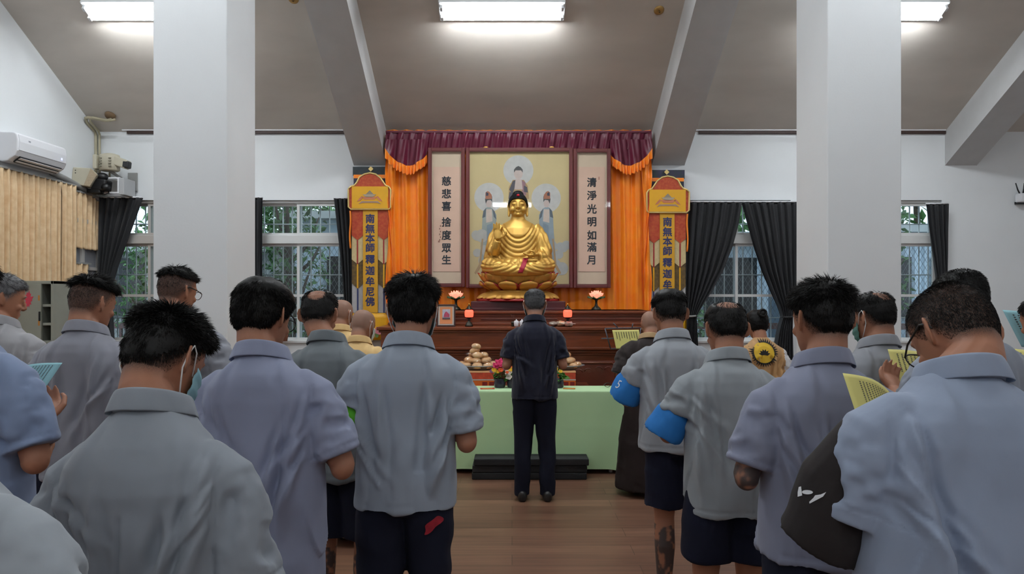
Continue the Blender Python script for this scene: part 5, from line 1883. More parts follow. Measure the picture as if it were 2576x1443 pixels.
def person(label, px, top, d, shirt, hair='short', torso=None, yaw=0.0, pitch=20.0, hyaw=0.0, roll=0.0, hunch=.05, wide=1.0, deep=1.0,
           hem=.79, cuff=.86, ex=.225, ey=.0, ez=1.085, elbow_l=None, elbow_r=None, sleeve_r=.074, bottom='shorts', bhem=.50, bcol=None,
           skin=None, hcol=None, voxel=.0075, seed=1, pleat=False, ink=None, hands=True, htop=None, fold=1.6, shoes=True, collar=True,
           sleeve_flare=1.0, hand_z=1.17, stub=.85, hairkw=None, k=None, arms=True, ptype='person', group=None, mask=False, glasses=False, hscale=1.03, swing=0.0, shirt_name='shirt', collar_col=None, slope=0.012, legx=0.0, hand_y=.285, cuff_l=None):
    rng = np.random.default_rng(seed)
    rad = math.radians
    st = dict(HAIR[hair])
    st.update(hairkw or {})
    torso = px if torso is None else torso
    s = FPX / d
    a = rad(pitch)
    hy, hz_ = .03 * math.cos(a) + .14 * math.sin(a), .14 * math.cos(a) - .03 * math.sin(a)
    ztop_u = 1.455 - hunch * .35 + hz_ + hscale * math.sqrt((.106 * math.cos(a)) ** 2 + (.098 * math.sin(a)) ** 2) + (min(st['top'] * .55, .02) if htop is None else htop)
    dh = d + hunch + hy * math.cos(rad(hyaw))          # depth of the head, bowed forward
    if k is None:
        k = (EYE - (top - HOR) / (FPX / dh)) / ztop_u
    X = (torso - 1288) / FPX * d
    dx = (((px - 1288) / FPX * dh) - X) / k + math.sin(rad(hyaw)) * hy
    root = thing(ptype, label, 'person', (X, d, 0), rad(yaw), group)
    info_dx.append((label[:40], round(k, 3), round(dx, 3)))
    cyaw, syaw = math.cos(rad(-yaw)), math.sin(rad(-yaw))

    def warp(p):
        p = np.asarray(p, float).copy()
        t = np.clip((p[..., 2] - 1.0) / .455, 0, 1.3)
        p[..., 1] += hunch * t * t
        p[..., 2] -= hunch * .35 * t * t
        p[..., 0] += dx * .35 * sstep(1.0, 1.4, p[..., 2])
        return p
    wv = lambda p: Vector(warp(np.array(p)))
    piv = wv((0, 0, 1.455))
    hx = dx * .65
    MH = Matrix.Translation(piv + Vector((hx, 0, 0))) @ Matrix.Rotation(rad(hyaw), 4, 'Z') @ Matrix.Rotation(-a, 4, 'X') @ Matrix.Rotation(rad(roll), 4, 'Y') @ Matrix.Translation((0, .03, .14)) @ Matrix.Scale(hscale, 4)
    MI = np.array(MH.inverted())

    def to_head(co):
        return co @ MI[:3, :3].T + MI[:3, 3]

    fin = Matrix.Scale(k, 4)
    W = wide
    def legs(q):
        if legx:
            q = q.copy()
            q[:, 0] += legx * sstep(.95, .62, q[:, 2])
        return q
    # -------- arms
    S, E_, H = {}, {}, {}
    for sd in (-1, 1):
        S[sd] = wv((sd * .168 * W, -.005, 1.338 - slope))
        e = (elbow_l if sd < 0 else elbow_r)
        E_[sd] = Vector(e) if e else Vector((sd * ex * W ** .7, ey - .01, ez))
        H[sd] = Vector((sd * .062 + swing, hand_y, hand_z))
    # -------- body
    b = MB()
    h0 = len(b.v)
    build_head(b)
    b.xform(MH, h0)
    nk = MH @ Vector((0, -.022, -.055))
    b.tube([wv((0, .005, 1.36)), wv((0, -.004, 1.43)), piv.lerp(nk, .45) + Vector((hx * .3, -.006, 0)), nk], [.080, .064, .059, .060], 16)
    tr = []
    for z, w_, f_, bk in ((.86, .140, .075, -.095), (.95, .140, .075, -.085), (1.08, .125, .075, -.070), (1.2, .128, .08, -.072), (1.3, .135, .075, -.080), (1.345, .120, .065, -.080), (1.39, .09, .05, -.08), (1.42, .05, .03, -.06)):
        tr.append([wv((w_ * W * math.cos(t), (f_ + bk) / 2 + (f_ - bk) / 2 * deep * math.sin(t), z)) for t in [2 * PI * j / 24 for j in range(24)]])
    b.rings(tr)
    for sd in (-1, 1):
        if arms:
            el = E_[sd]
            wr = el + (H[sd] - el).normalized() * .245
            b.tube([S[sd] + Vector((-sd * .030, 0, -.022)), S[sd].lerp(el, .5) + Vector((sd * .004, -.004, 0)), el, el.lerp(wr, .3), wr], [.046 * W, .044 * W, .040, .039, .027], 12)
            b.ell(el + Vector((0, -.006, -.004)), (.038, .036, .040))
            build_hand(b, wr, (H[sd] - el), (-sd * .35, .0, 1.0), 1 if sd > 0 else -1)
        hp = Vector((sd * .085 * W, -.005, .92))
        b.tube([hp, (sd * .088 * W, .0, .70), (sd * .092, .012, .50), (sd * .095, -.018, .36), (sd * .097, -.02, .22), (sd * .098, -.015, .09), (sd * .098, -.01, .05)],
               [.084 * W, .070 * W, .052, .053, .042, .034, .034], 14)
        b.tube([(sd * .098, -.055, .035), (sd * .10, .02, .042), (sd * .104, .10, .030), (sd * .107, .165, .022)], [.033, .037, .038, .022], 10, flat=.8)
    me = remesh(b, voxel * .8, 2)
    co = get_co(me)
    hl = to_head(co)
    zz = np.clip(hl[:, 2], -.127, .1065)
    yc = (np.interp(zz, HZ, HYF) + np.interp(zz, HZ, HYB)) / 2
    th = np.arctan2(hl[:, 0], hl[:, 1] - yc)
    t = hl[:, 2] - hairline(th) - st.get('line', 0)
    near = (hl[:, 2] > -.11) & (np.abs(hl[:, 0]) < .080)
    _, g = hair_length(zz, th, st)
    sb = sstep(-.012, .040, t) * near * stub * (.25 + .75 * g)
    set_attr(me, 'stub', sb)
    inkv = np.zeros(len(co))
    for (axis, lo, hi, sd) in (ink or []):
        if axis == 'calf':
            inkv = np.maximum(inkv, (co[:, 2] < .47) * (co[:, 2] > .03) * (co[:, 0] * sd > 0))
        else:
            inkv = np.maximum(inkv, (np.linalg.norm(co - np.array(E_[sd]), axis=1) < .11))
    if ink:
        pat = vnoise(co * np.array([34, 34, 22]), 5) + .5 * vnoise(co * 70, 6) + .45
        inkv = inkv * sstep(-.1, .45, pat) * .9
        set_attr(me, 'ink', inkv)
    set_co(me, legs(co))
    me.transform(fin)
    sk = mat('skin_%d' % seed, skin or SKIN, 0.55, vary=.05, vscale=14, bump=.05, bscale=120)
    hc = hcol or HAIRBLACK
    attr_mix(sk, 'stub', tuple(c * 1.3 + .008 for c in hc), .35, 420)
    if ink:
        attr_mix(sk, 'ink', lin(52, 52, 54))
    put('body', me, sk, root)
    # -------- hair
    hb = hair_mesh(st, rng)
    if hair == 'bun':
        hb.ell((.012, -.105, .065), (.042, .036, .038))
        for q in range(9):
            t_ = q * .7
            hb.tube([(.012 + .03 * math.cos(t_ + u), -.108 - .026 * math.sin(u * 1.4), .065 + .030 * math.sin(t_ + u)) for u in np.linspace(0, 2.4, 8)], .010, 6)
    hb.xform(MH)
    hb.xform(fin)
    hm = mat('hair_%d' % seed, hc, 0.5, vary=.25 if hcol else .15, vscale=90, spec=.22)
    hb.build('hair', hm, root, fix=False)
    # -------- shirt
    if isinstance(shirt, str):
        sm = MATS[shirt]
    else:
        sm = mat('shirt_cloth_%d' % seed, shirt, 0.82, vary=.05, vscale=5, bump=.22, bscale=30, sheen=.15, spec=.25, stretch=(1, 1, .55))
    sbm = MB()
    prof = [(hem, .188, .132, -.140), (hem + .10, .186, .130, -.136), (1.02, .182, .124, -.124), (1.14, .181, .120, -.116), (1.24, .187, .118, -.120), (1.315, .190, .110, -.126), (1.365, .172, .094, -.122), (1.400, .132, .074, -.112), (1.428, .090, .058, -.092), (1.448, .072, .052, -.078), (1.464, .060, .046, -.066)]
    if hem < .76:
        prof[0] = (hem, .192, .145, -.155)
        prof[1] = (hem + .10, .190, .140, -.150)
        prof.insert(2, (.92, .186, .130, -.136))
    rs = []
    n = 40
    def ring(z, w_, f_, bk, q=1.0):
        if W != 1.0:
            w_ = w_ * (1 + (W - 1) * (1 if z < 1.39 else .5))
        yc_, hh = (f_ * deep + bk * deep) / 2, (f_ - bk) / 2 * deep
        dz = slope * sstep(.06, .18, np.array([w_]))[0] if z > 1.3 else 0
        o = []
        for j in range(n):
            t_ = 2 * PI * j / n
            cx, sx = math.cos(t_), math.sin(t_)
            e = .82
            o.append(wv((q * w_ * math.copysign(abs(cx) ** e, cx), yc_ + q * hh * math.copysign(abs(sx) ** e, sx), z - dz)))
        return o
    z0, w0, f0, b0 = prof[0]
    rs.append([p + Vector((0, 0, .07)) for p in ring(z0, w0, f0, b0, .78)])
    rs.append(ring(z0, w0, f0, b0, .82))
    for pr in prof:
        rs.append(ring(*pr))
    sbm.rings(rs)
    if arms:
        for sd in (-1, 1):
            A, B = S[sd], E_[sd]
            ax = (B - A)
            st_ = A - Vector((sd * .045 * W, 0, -.024))
            r = sleeve_r * (W ** .8)
            cuf = cuff_l if (sd < 0 and cuff_l) else cuff
            c1 = A.lerp(B, cuf)
            axn = ax.normalized()
            pts = [c1 - axn * .05, c1 + axn * .002, c1, c1 - axn * .03, A.lerp(B, cuf * .62), A.lerp(B, cuf * .32), A.lerp(B, .06), st_, A - Vector((sd * .09 * W, 0, -.028))]
            fl = sleeve_flare
            rads = [r * .80 * fl, r * .84 * fl, r * 1.0 * fl, r * .99 * fl, r * 1.0, r * .97, r * .86, r * .72, r * .55]
            sbm.tube(pts, rads, 20, flat=1.0)
    me = remesh(sbm, voxel, 4 if voxel < .009 else 3)
    co, no = get_co(me), get_no(me)
    p = co
    x, y, z = p[:, 0] - dx * .35, p[:, 1], p[:, 2]
    dsp = np.zeros(len(p))
    tw = np.ones(len(p))
    o3 = rng.uniform(0, 50, 3)
    for sd in (-1, 1):
        if not arms:
            break
        A, B = np.array(S[sd]), np.array(E_[sd])
        ab = B - A
        L2 = ab @ ab
        t_ = ((p - A) @ ab) / L2
        c_ = A + t_[:, None] * ab
        rr = p - c_
        out = (p[:, 0] - A[0]) * sd
        ws = sstep(-.03, .035, out + .02 * t_) * sstep(.02, .22, t_) * (np.linalg.norm(rr, axis=1) < .16)
        tw = np.minimum(tw, 1 - ws)
        phi = np.arctan2(rr[:, 1], rr[:, 0] * sd)
        v = vnoise(np.stack([phi * 1.25 + t_ * 2.2 + o3[0], t_ * 5.2 - phi * .5, np.full(len(p), o3[1] + sd)], 1), seed)
        v2 = vnoise(np.stack([phi * 2.6 + o3[2], t_ * 9, np.full(len(p), o3[0] - sd)], 1), seed + 3)
        dsp += ws * (.0085 * (v - .8 * (np.abs(v) - .3)) + .0035 * v2) * sstep(1.02 * cuff, .80 * cuff, np.abs(t_))
        # armhole seam, cuff stitching
        dsp -= .0035 * np.exp(-((out - .006 - .02 * t_) / .006) ** 2) * sstep(.75, .2, t_) * sstep(-.25, .0, t_) * (np.linalg.norm(rr, axis=1) < .13)
        dsp -= .0022 * np.exp(-((t_ - cuff + .085) / .010) ** 2) * ws
    # long soft folds: each a crease line on the back or the front of the shirt
    for face in (-1, 1):
        fm = sstep(-.03, .05, face * y) * tw
        fl_ = []
        for sd in (-1, 1):
            for q in range(4):      # from the shoulder blade down towards the hem
                x0 = sd * rng.uniform(.05, .165) * W
                z1 = rng.uniform(hem + .02, 1.05)
                fl_.append((x0, rng.uniform(1.20, 1.34), x0 * rng.uniform(.55, 1.02), z1, rng.uniform(.009, .021), rng.uniform(.007, .013)))
            for q in range(3):      # from the armhole across
                zz0 = rng.uniform(1.14, 1.30)
                fl_.append((sd * .175 * W, zz0, sd * rng.uniform(.02, .10), zz0 - rng.uniform(.10, .34), rng.uniform(.008, .015), rng.uniform(.006, .010)))
            for q in range(2):      # up from the hem
                x0 = sd * rng.uniform(.02, .17) * W
                fl_.append((x0, hem - .02, x0 * rng.uniform(.8, 1.1), hem + rng.uniform(.22, .4), rng.uniform(.012, .022), rng.uniform(.004, .007)))
            x0 = sd * rng.uniform(.06, .09)
            fl_.append((x0, 1.44, sd * rng.uniform(.09, .13), 1.27, rng.uniform(.010, .016), rng.uniform(.003, .006)))
        wob = .012 * vnoise(np.stack([x * 6, y * 0, z * 5], 1) + o3, seed + 6)
        for (xa, za, xb, zb, w_, am) in fl_:
            ex_, ez_ = xb - xa, zb - za
            le = math.hypot(ex_, ez_)
            tt = ((x - xa) * ex_ + (z - za) * ez_) / le
            ss = ((x - xa) * -ez_ + (z - za) * ex_) / le + wob
            u_ = np.clip(tt / le, 0, 1)
            ww = w_ * (.6 + .9 * u_)
            env = sstep(-.05, .06, tt) * sstep(le + .08, le - .10, tt)
            sg = np.where(ss * (1 if xa > 0 else -1) > 0, 1.5, .62)
            am = am * (.35 + .65 * sstep(hem + .02, hem + .22, z))
            dsp += fm * env * am * (np.exp(-(ss / (ww * sg)) ** 2) - .55 * np.exp(-((ss - (1 if xa > 0 else -1) * -ww * 1.5) / (ww * 1.1)) ** 2))
    v = vnoise(np.stack([x * 9 + o3[0], y * 7 + o3[1], z * 1.9 + o3[2]], 1), seed + 1)
    dsp += tw * sstep(1.36, 1.05, z) * .007 * v
    v = vnoise(np.stack([x * 8 + z * 5 + o3[2], y * 6, z * 4.5 - x * 3 + o3[0]], 1), seed + 2)
    dsp += tw * sstep(1.44, 1.3, z) * .0045 * (v - .6 * (np.abs(v) - .3))
    v = vnoise(np.stack([x * 24, y * 24, z * 15], 1) + o3, seed + 4)
    dsp += .0016 * v * sstep(1.45, 1.3, z)
    dsp += tw * .006 * np.sin(x * 30 + o3[0]) * sstep(hem + .22, hem, z) * (z > hem - .02)
    dsp -= tw * .0025 * np.exp(-((z - hem - .028) / .005) ** 2)
    if pleat:
        dsp -= tw * .005 * np.exp(-((x - .004) / .006) ** 2) * sstep(1.235, 1.20, z) * (y < 0)
        dsp += tw * .005 * np.exp(-((x - .018) / .012) ** 2) * sstep(1.235, 1.18, z) * (y < 0)
    dsp = np.where((z < 1.0) & (tw > .5), np.maximum(dsp * fold, -.009), np.maximum(dsp * fold, -.02))
    set_co(me, co + no * dsp[:, None])
    me.transform(fin)
    sh = put(shirt_name, me, sm, root)
    bvh = BVHTree.FromPolygons([v.co for v in me.vertices], [tuple(q.vertices) for q in me.polygons])
    # -------- collar
    if collar:
        cb = MB()
        cr = []
        czs = piv.z + .022
        for q in range(-17, 18):
            ph = q / 17 * rad(150)
            cz_ = -(1 - math.cos(ph)) * .030 - .006
            rx, ry = .079 * W ** .4, .074
            dirv = Vector((math.sin(ph), -math.cos(ph), 0))
            base = Vector((piv.x + hx * .15, piv.y + .004, czs + cz_)) + Vector((dirv.x * rx, dirv.y * ry, 0))
            wob = .003 * math.sin(q * .8 + seed) + .002 * math.sin(q * 2.1)
            prf = [(.001, -.022), (-.001, .010), (-.002, .030), (.001, .034), (.006, .033), (.014 + wob, .008), (.022 + wob, -.016), (.019 + wob, -.017), (.010, .006), (.006, -.02)]
            lean = hunch * .5
            cr.append([base + dirv * u + Vector((0, w_ * lean * 2.0, w_)) for u, w_ in prf])
        cb.rings(cr)
        cb.xform(fin)
        cm = sm if collar_col is None else mat('collar_cloth_%d' % seed, collar_col, .82, vary=.05, bump=.2, bscale=30)
        cb.build('collar', cm, sh, sub=1)
    # -------- trousers or shorts
    if bottom:
        pb = MB()
        if bottom == 'robe':
            rr = []
            for z, w_, f_ in ((.05, .27, .24), (.06, .30, .27), (.5, .26, .22), (.9, .20, .14), (1.0, .17, .11)):
                rr.append([Vector((w_ * math.cos(t), f_ * math.sin(t), z)) for t in [2 * PI * j / 32 for j in range(32)]])
            pb.rings(rr)
            bh = .05
        else:
            bh = bhem if bottom == 'shorts' else .035
            pb.rings([[Vector((w_ * W * math.cos(t), yy + f_ * math.sin(t), z)) for t in [2 * PI * j / 32 for j in range(32)]] for z, w_, f_, yy in ((.84, .162, .105, -.012), (.92, .158, .100, -.010), (1.0, .145, .086, -.002), (1.04, .14, .08, 0))])
            for sd in (-1, 1):
                if bottom == 'shorts':
                    q = [((sd * .092, -.005, bh + .07), .080), ((sd * .092, -.005, bh), .090), ((sd * .093, -.005, bh + .001), .108), ((sd * .090, -.005, bh + .14), .104), ((sd * .086, -.008, .80), .100), ((sd * .078, -.008, .92), .092)]
                else:
                    q = [((sd * .100, -.015, bh + .07), .050), ((sd * .100, -.015, bh), .056), ((sd * .100, -.012, bh + .001), .068), ((sd * .098, -.018, .30), .072), ((sd * .095, .0, .50), .078), ((sd * .090, .0, .70), .094), ((sd * .084, -.008, .82), .100), ((sd * .075, -.008, .92), .092)]
                pb.tube([Vector((c_[0] * W, c_[1], c_[2])) for c_, _ in q], [r * (W ** .6) for _, r in q], 20)
        me = remesh(pb, voxel * 1.25, 3)
        co, no = get_co(me), get_no(me)
        v = vnoise(np.stack([co[:, 0] * 12, co[:, 1] * 9, co[:, 2] * 3], 1) + o3, seed + 21)
        v2 = vnoise(np.stack([co[:, 0] * 9 + co[:, 2] * 5, co[:, 1] * 8, co[:, 2] * 9], 1) + o3, seed + 22)
        set_co(me, legs(co + no * (.010 * v + .006 * (v2 - np.abs(v2)))[:, None]))
        me.transform(fin)
        bm_ = mat('trouser_%d' % seed, bcol or lin(26, 29, 44), .85, vary=.12, vscale=5, bump=.2, bscale=40, spec=.2)
        put({'shorts': 'shorts', 'trousers': 'trousers', 'robe': 'robe_skirt'}[bottom], me, bm_, root)
    if shoes:
        M_shoe = mat('black_shoe', lin(24, 23, 24), .4)
        for sd in (-1, 1):
            q = MB()
            q.rings([[Vector((sd * (.100 + .012 * (yy + .09)) + w_ * math.cos(t), yy + .0, max(.0, .036 + h_ * math.sin(t)))) for t in [2 * PI * j / 14 for j in range(14)]] for yy, w_, h_ in ((-.098, .020, .030), (-.09, .034, .050), (-.05, .041, .058), (0, .043, .052), (.07, .049, .040), (.13, .048, .034), (.17, .036, .026), (.192, .014, .012))])
            q.xform(Matrix.Translation((legx, 0, 0)))
            q.xform(fin)
            q.build('shoe', M_shoe, root, sub=1)
    # -------- mask, glasses
    hd = lambda pts: [tuple(fin @ (MH @ Vector(p))) for p in pts]
    if mask:
        mc = mask if isinstance(mask, tuple) else lin(150, 196, 210)
        q = MB()
        def mf(u, v):
            t_ = rad(-78 + 156 * u)
            z_ = -.030 - .092 * v
            p_, _ = skull(np.array([z_ + .016 * abs(2 * u - 1) ** 2 * (1 - 2 * v)]), np.array([t_]), np.array([.010 + .010 * math.cos(t_) * (1 - abs(2 * v - .7)) + .0025 * math.sin(v * 25)]))
            return hd([p_[0]])[0]
        q.grid(mf, 26, 14)
        mo = q.build('face_mask', mat('surgical_mask_%d' % seed, mc, .8), root, solid=.0015)
        for sd in (-1, 1):
            q = MB()
            pts = [(.0745, .028, -.036), (.083, .002, .012), (.088, -.020, .022), (.093, -.033, -.005), (.088, -.028, -.04), (.078, .0, -.075), (.068, .024, -.098)]
            q.tube(hd([(sd * c_[0], c_[1], c_[2]) for c_ in pts]), .0019 * k, 6)
            q.build('ear_loop', mat('white_elastic', lin(226, 228, 228), .7), mo)
    if glasses:
        q = MB()
        for sd in (-1, 1):
            q.tube(hd([(sd * .033 + .027 * math.cos(t), .112 - .006 * abs(math.cos(t)), -.004 + .021 * math.sin(t)) for t in np.linspace(0, 2 * PI, 19)]), .0018, 6)
            q.tube(hd([(sd * .060, .106, .004), (sd * .078, .06, .008), (sd * .0815, -.004, .016), (sd * .083, -.022, .004), (sd * .082, -.030, -.014)]), [.0022, .0025, .003, .003, .0022], 6)
        q.tube(hd([(-.007, .113, .002), (0, .115, .005), (.007, .113, .002)]), .0018, 6)
        q.build('glasses', M_black, root)
    return dict(root=root, k=k, S=S, E=E_, H=H, bvh=bvh, fin=fin, MH=MH, shirt=sh, d=d, W=W, hd=hd)


def on_back(pr, b, name, m, parent=None, off=.0025, dirv=(0, 1, 0)):
    """lay a flat badge or print on the cloth: every point goes onto the shirt surface along dirv"""
    dv = Vector(dirv).normalized()
    out, miss = [], set()
    for i, p in enumerate(b.v):
        h = pr['bvh'].ray_cast(Vector(p) - dv * .5, dv)
        if not h[0]:
            miss.add(i)
        out.append(tuple((h[0] - dv * off) if h[0] else p))
    b.v = out
    b.f = [f for f in b.f if not miss & set(f)]
    b.mi = [0] * len(b.f)
    return b.build(name, m, parent or pr['shirt'], fix=False)


def armband(pr, sd, m, out=.03, fwd=.02, r=.085, drop=.02, name='armband', start=.25, tip=None, seed=4, voxel=.008):
    """loose coloured cloth sleeve that hangs round the elbow below the shirt sleeve"""
    S, E_ = pr['S'][sd], pr['E'][sd]
    b = MB()
    ax = (E_ - S)
    o = Vector((sd * out, fwd, 0))
    e = E_ + o + Vector((0, 0, -drop))
    if tip is not None:
        e = e + Vector(tip)
    pts = [e + (S - e).normalized() * .05, e, e + Vector((0, 0, .001)), S.lerp(e, .85), S.lerp(E_ + o, .6), S.lerp(E_ + o * .6, start)]
    b.tube(pts, [r * .8, r * .86, r, r * 1.0, r * .92, r * .72], 20)
    me = remesh(b, voxel, 3)
    co, no = get_co(me), get_no(me)
    v = vnoise(co * np.array([14, 14, 9]), seed)
    set_co(me, co + no * (.010 * (v - .6 * np.abs(v)))[:, None])
    me.transform(pr['fin'])
    ob = put(name, me, m, pr['root'])
    return ob, BVHTree.FromPolygons([v.co for v in me.vertices], [tuple(q.vertices) for q in me.polygons])
NAVY = lin(24, 27, 44)
GB = lambda r, g, b: tuple(c * .88 + .12 * v for c, v in [(q * 1.03, sum(lin(r, g, b)) / 3 * 1.03) for q in lin(r, g, b)])

pD = person('person in a grey shirt with a back pleat, spiky hair, blue mask by the ear', 420, 771, 1.44, GB(140, 148, 158), 'spiky', torso=392, pitch=33, hyaw=-14, hunch=.06, slope=.045, cuff=1.0, ez=1.03, voxel=.0055, seed=1, pleat=True, mask=True, bottom='trousers', hairkw=dict(n=13000, w=.0008))
pG = person('person in a light blue-grey shirt, bushy black hair and long trousers with a red patch', 1040, 688, 2.46, GB(152, 164, 180), 'full', torso=1022, pitch=12, hunch=.03, hem=.85, slope=.0, cuff_l=.50, seed=2, mask=True, bottom='trousers', hairkw=dict(n=10000, w=.0009, spike=.75, top=.038))
pP = person('broad person in a blue-grey shirt with cropped hair and glasses, bowing deeply', 2398, 718, 1.42, GB(142, 156, 180), 'buzz', torso=2402, pitch=42, hyaw=8, hunch=.08, wide=1.10, voxel=.0055, seed=3, bottom='trousers', glasses=True, ex=.25, elbow_l=(-.200, .05, 1.10), cuff_l=.95,
            stub=.98, hairkw=dict(bald=[(-.03, .10, .05, .45)], n=20000, w=.0009, top=.0075, side=.005))
pH = person('person in navy shirt, navy trousers and black shoes standing alone before the green table', 1345, 726, 5.31, lin(21, 23, 40), 'short', pitch=10, hunch=.03, hem=.815, seed=4, bottom='trousers', bcol=lin(20, 23, 37), hcol=lin(74, 74, 76), mask=True, hyaw=0, cuff=.80)
pA = person('person in a blue shirt holding a pale cyan sheet, black hair cut by the edge', -106, 626, 2.02, GB(124, 142, 176), 'full', torso=-95, pitch=12, hunch=.03, hem=.92, seed=5, bottom='shorts', hand_z=1.20)
pB = person('grey-haired person in a grey shirt facing the beige curtain', 4, 686, 3.4, GB(156, 156, 160), 'short', torso=12, pitch=15, hyaw=-38, hunch=.03, seed=6, hcol=lin(112, 112, 114), bottom='shorts', bcol=NAVY, hairkw=dict(top=.028, side=.014))
pC = person('person in a grey-violet shirt with an undercut and wavy top, a mole on the neck', 232, 690, 3.04, GB(142, 144, 156), 'undercut', torso=222, pitch=18, hyaw=-18, hunch=.04, seed=7, bottom='shorts', bcol=NAVY, hairkw=dict(top=.045, n=8000, w=.0009))
pT = person('person with undercut hair and thin glasses in front of the left pillar', 445, 668, 3.6, GB(146, 150, 160), 'undercut', torso=462, pitch=14, hyaw=-20, hunch=.03, seed=8, bottom='shorts', bcol=NAVY, glasses=True)
pE = person('person in a long lavender-grey shirt with combed wet-looking hair and black glasses', 662, 698, 2.12, GB(142, 150, 178), 'full', torso=672, pitch=20, hyaw=-12, hunch=.04, hem=.715, seed=9, bottom='trousers', glasses=True, slope=.01, hairkw=dict(spike=.12, clump=.22, side=.018, top=.032, n=15000, w=.0010), ex=.245)
pF = person('person in a dark grey-green shirt with a bald crown, dark shorts and a tattooed calf', 804, 728, 3.1, GB(112, 120, 126), 'short', torso=842, pitch=22, hunch=.05, seed=10, bottom='shorts', bcol=lin(24, 27, 42), bhem=.515, hem=.80, legx=.05, ink=[('calf', 0, 0, 1), ('calf', 0, 0, -1)],
            hairkw=dict(bald=[(-.080, .068, .050, .97), (-.03, .10, .05, .75)], n=5000, w=.0010))
pL = person('person in pale grey shirt and navy shorts, tattooed calf, blue armband beside the music stand', 1684, 726, 3.4, GB(160, 166, 174), 'full', torso=1697, pitch=18, hunch=.04, hem=.86, seed=11, bottom='shorts', bhem=.56, bcol=NAVY, ink=[('calf', 0, 0, 1), ('calf', 0, 0, -1)], legx=.04, elbow_l=(-.24, .06, 1.11), cuff_l=.56, hairkw=dict(spike=.15, side=.012, fade=(.02, .07)))
pM = person('balding person in a pale grey shirt and navy shorts with bare calves, blue armband', 1824, 756, 2.66, GB(152, 160, 166), 'short', torso=1832, pitch=22, hunch=.05, hem=.80, seed=12, bottom='shorts', bhem=.60, bcol=NAVY, elbow_l=(-.24, .06, 1.11), cuff_l=.56,
            hairkw=dict(spike=.1, bald=[(-.062, .085, .062, .90), (-.01, .105, .055, .85), (.05, .08, .05, .8)], side=.014, n=5000, w=.0010))
pN = person('person in a lavender shirt with spiky black hair and a tattooed forearm', 2066, 700, 2.05, GB(134, 140, 164), 'spiky', torso=2062, pitch=10, hyaw=6, hunch=.03, hem=.84, seed=13, bottom='trousers', ink=[('arm', 0, 0, -1)], hairkw=dict(n=10000, w=.0008, spike=.85, side=.014), ex=.235)
pO = person('person in a grey shirt with thinning hair and a mask loop before the white pillar', 2196, 732, 3.04, GB(150, 154, 162), 'short', torso=2204, pitch=15, hyaw=20, hunch=.03, seed=14, bottom='shorts', bcol=NAVY, mask=lin(96, 140, 130), hairkw=dict(bald=[(-.07, .08, .05, .8), (-.01, .10, .06, .8)], n=5000, w=.001))
pQ = person('person with an all-dark cropped head standing beyond the broad bowing person', 2414, 678, 2.5, GB(140, 148, 162), 'buzz', torso=2446, pitch=14, hyaw=8, hunch=.03, seed=15, bottom='shorts', bcol=NAVY, hand_z=1.27, swing=-.09, stub=.97, hairkw=dict(top=.011, side=.0105, nape=.005, n=7000, cap=.003, w=.0009))
pR = person('person at the photo edge lifting a cyan sheet with one hand in view', 2622, 741, 3.0, GB(146, 152, 164), 'short', torso=2650, pitch=20, hunch=.04, seed=16, bottom='shorts', bcol=NAVY, hand_z=1.40, ez=1.10)
pW = person('person beside the photo edge who holds a yellow sheet, body out of view', 2780, 700, 2.6, GB(146, 152, 164), 'short', torso=2790, pitch=15, hunch=.04, seed=17, bottom='shorts', bcol=NAVY, hand_z=1.28, voxel=.011)
pU = person('person in the corner by the photo edge showing only a grey shoulder', -330, 900, 1.0, GB(152, 160, 168), 'short', torso=-128, k=.94, pitch=20, hunch=.05, slope=.03, hand_y=.10, ey=-.03, seed=18, bottom='trousers', voxel=.0065)
ROBE = lin(226, 190, 132)
pI = person('monk in a yellow robe nearest the window, only head and shoulder in view', 861, 754, 5.1, ROBE, 'shaved', torso=864, pitch=12, hunch=.03, hem=.25, seed=19, bottom='robe', bcol=ROBE, stub=.45, mask=True, hyaw=-20, hcol=lin(110, 100, 92), htop=.0, shirt_name='robe', sleeve_r=.10, voxel=.010)
pJ = person('monk in a yellow robe and white mask below the gold banner with nine characters', 915, 780, 4.5, ROBE, 'shaved', torso=903, pitch=22, hunch=.06, hem=.25, seed=20, bottom='robe', bcol=ROBE, stub=.5, mask=lin(205, 215, 210), hyaw=-24, hcol=lin(110, 100, 92), htop=.0, shirt_name='robe', sleeve_r=.10, voxel=.010, slope=.02)
BROWNROBE = lin(38, 30, 29)
pK = person('shaven monk in a dark brown robe behind the music stand', 1634, 783, 5.5, BROWNROBE, 'shaved', torso=1626, pitch=16, hunch=.04, hem=.25, seed=21, bottom='robe', bcol=BROWNROBE, stub=.45, hyaw=6, hcol=lin(110, 100, 92), htop=.0, shirt_name='robe', sleeve_r=.115, voxel=.010, cuff=.98, slope=.02, collar_col=lin(180, 150, 110))
pS = person('person with a hair bun in a tan vest bearing a round yellow lotus emblem', 1903, 780, 5.3, lin(190, 150, 104), 'bun', torso=1917, pitch=15, hunch=.03, hem=.80, seed=22, bottom='trousers', htop=.012, shirt_name='vest', voxel=.009, slope=.015, collar=False, wide=.95, stub=.2)

# the white sleeves under the tan vest
def split_part(o, test, name, m):
    me2 = o.data.copy()
    for me, keep in ((o.data, False), (me2, True)):
        bm = bmesh.new()
        bm.from_mesh(me)
        bmesh.ops.delete(bm, geom=[f for f in bm.faces if test(f.calc_center_median()) != keep], context='FACES')
        bm.to_mesh(me)
        bm.free()
    me2.materials.clear()
    return put(name, me2, m, o.parent)
M_whitecloth = mat('white_shirt_cloth', lin(214, 214, 216), .85, vary=.04, bump=.2, bscale=30)
split_part(pS['shirt'], lambda c: abs(c.x - .0) > .158, 'shirt_sleeve', M_whitecloth)

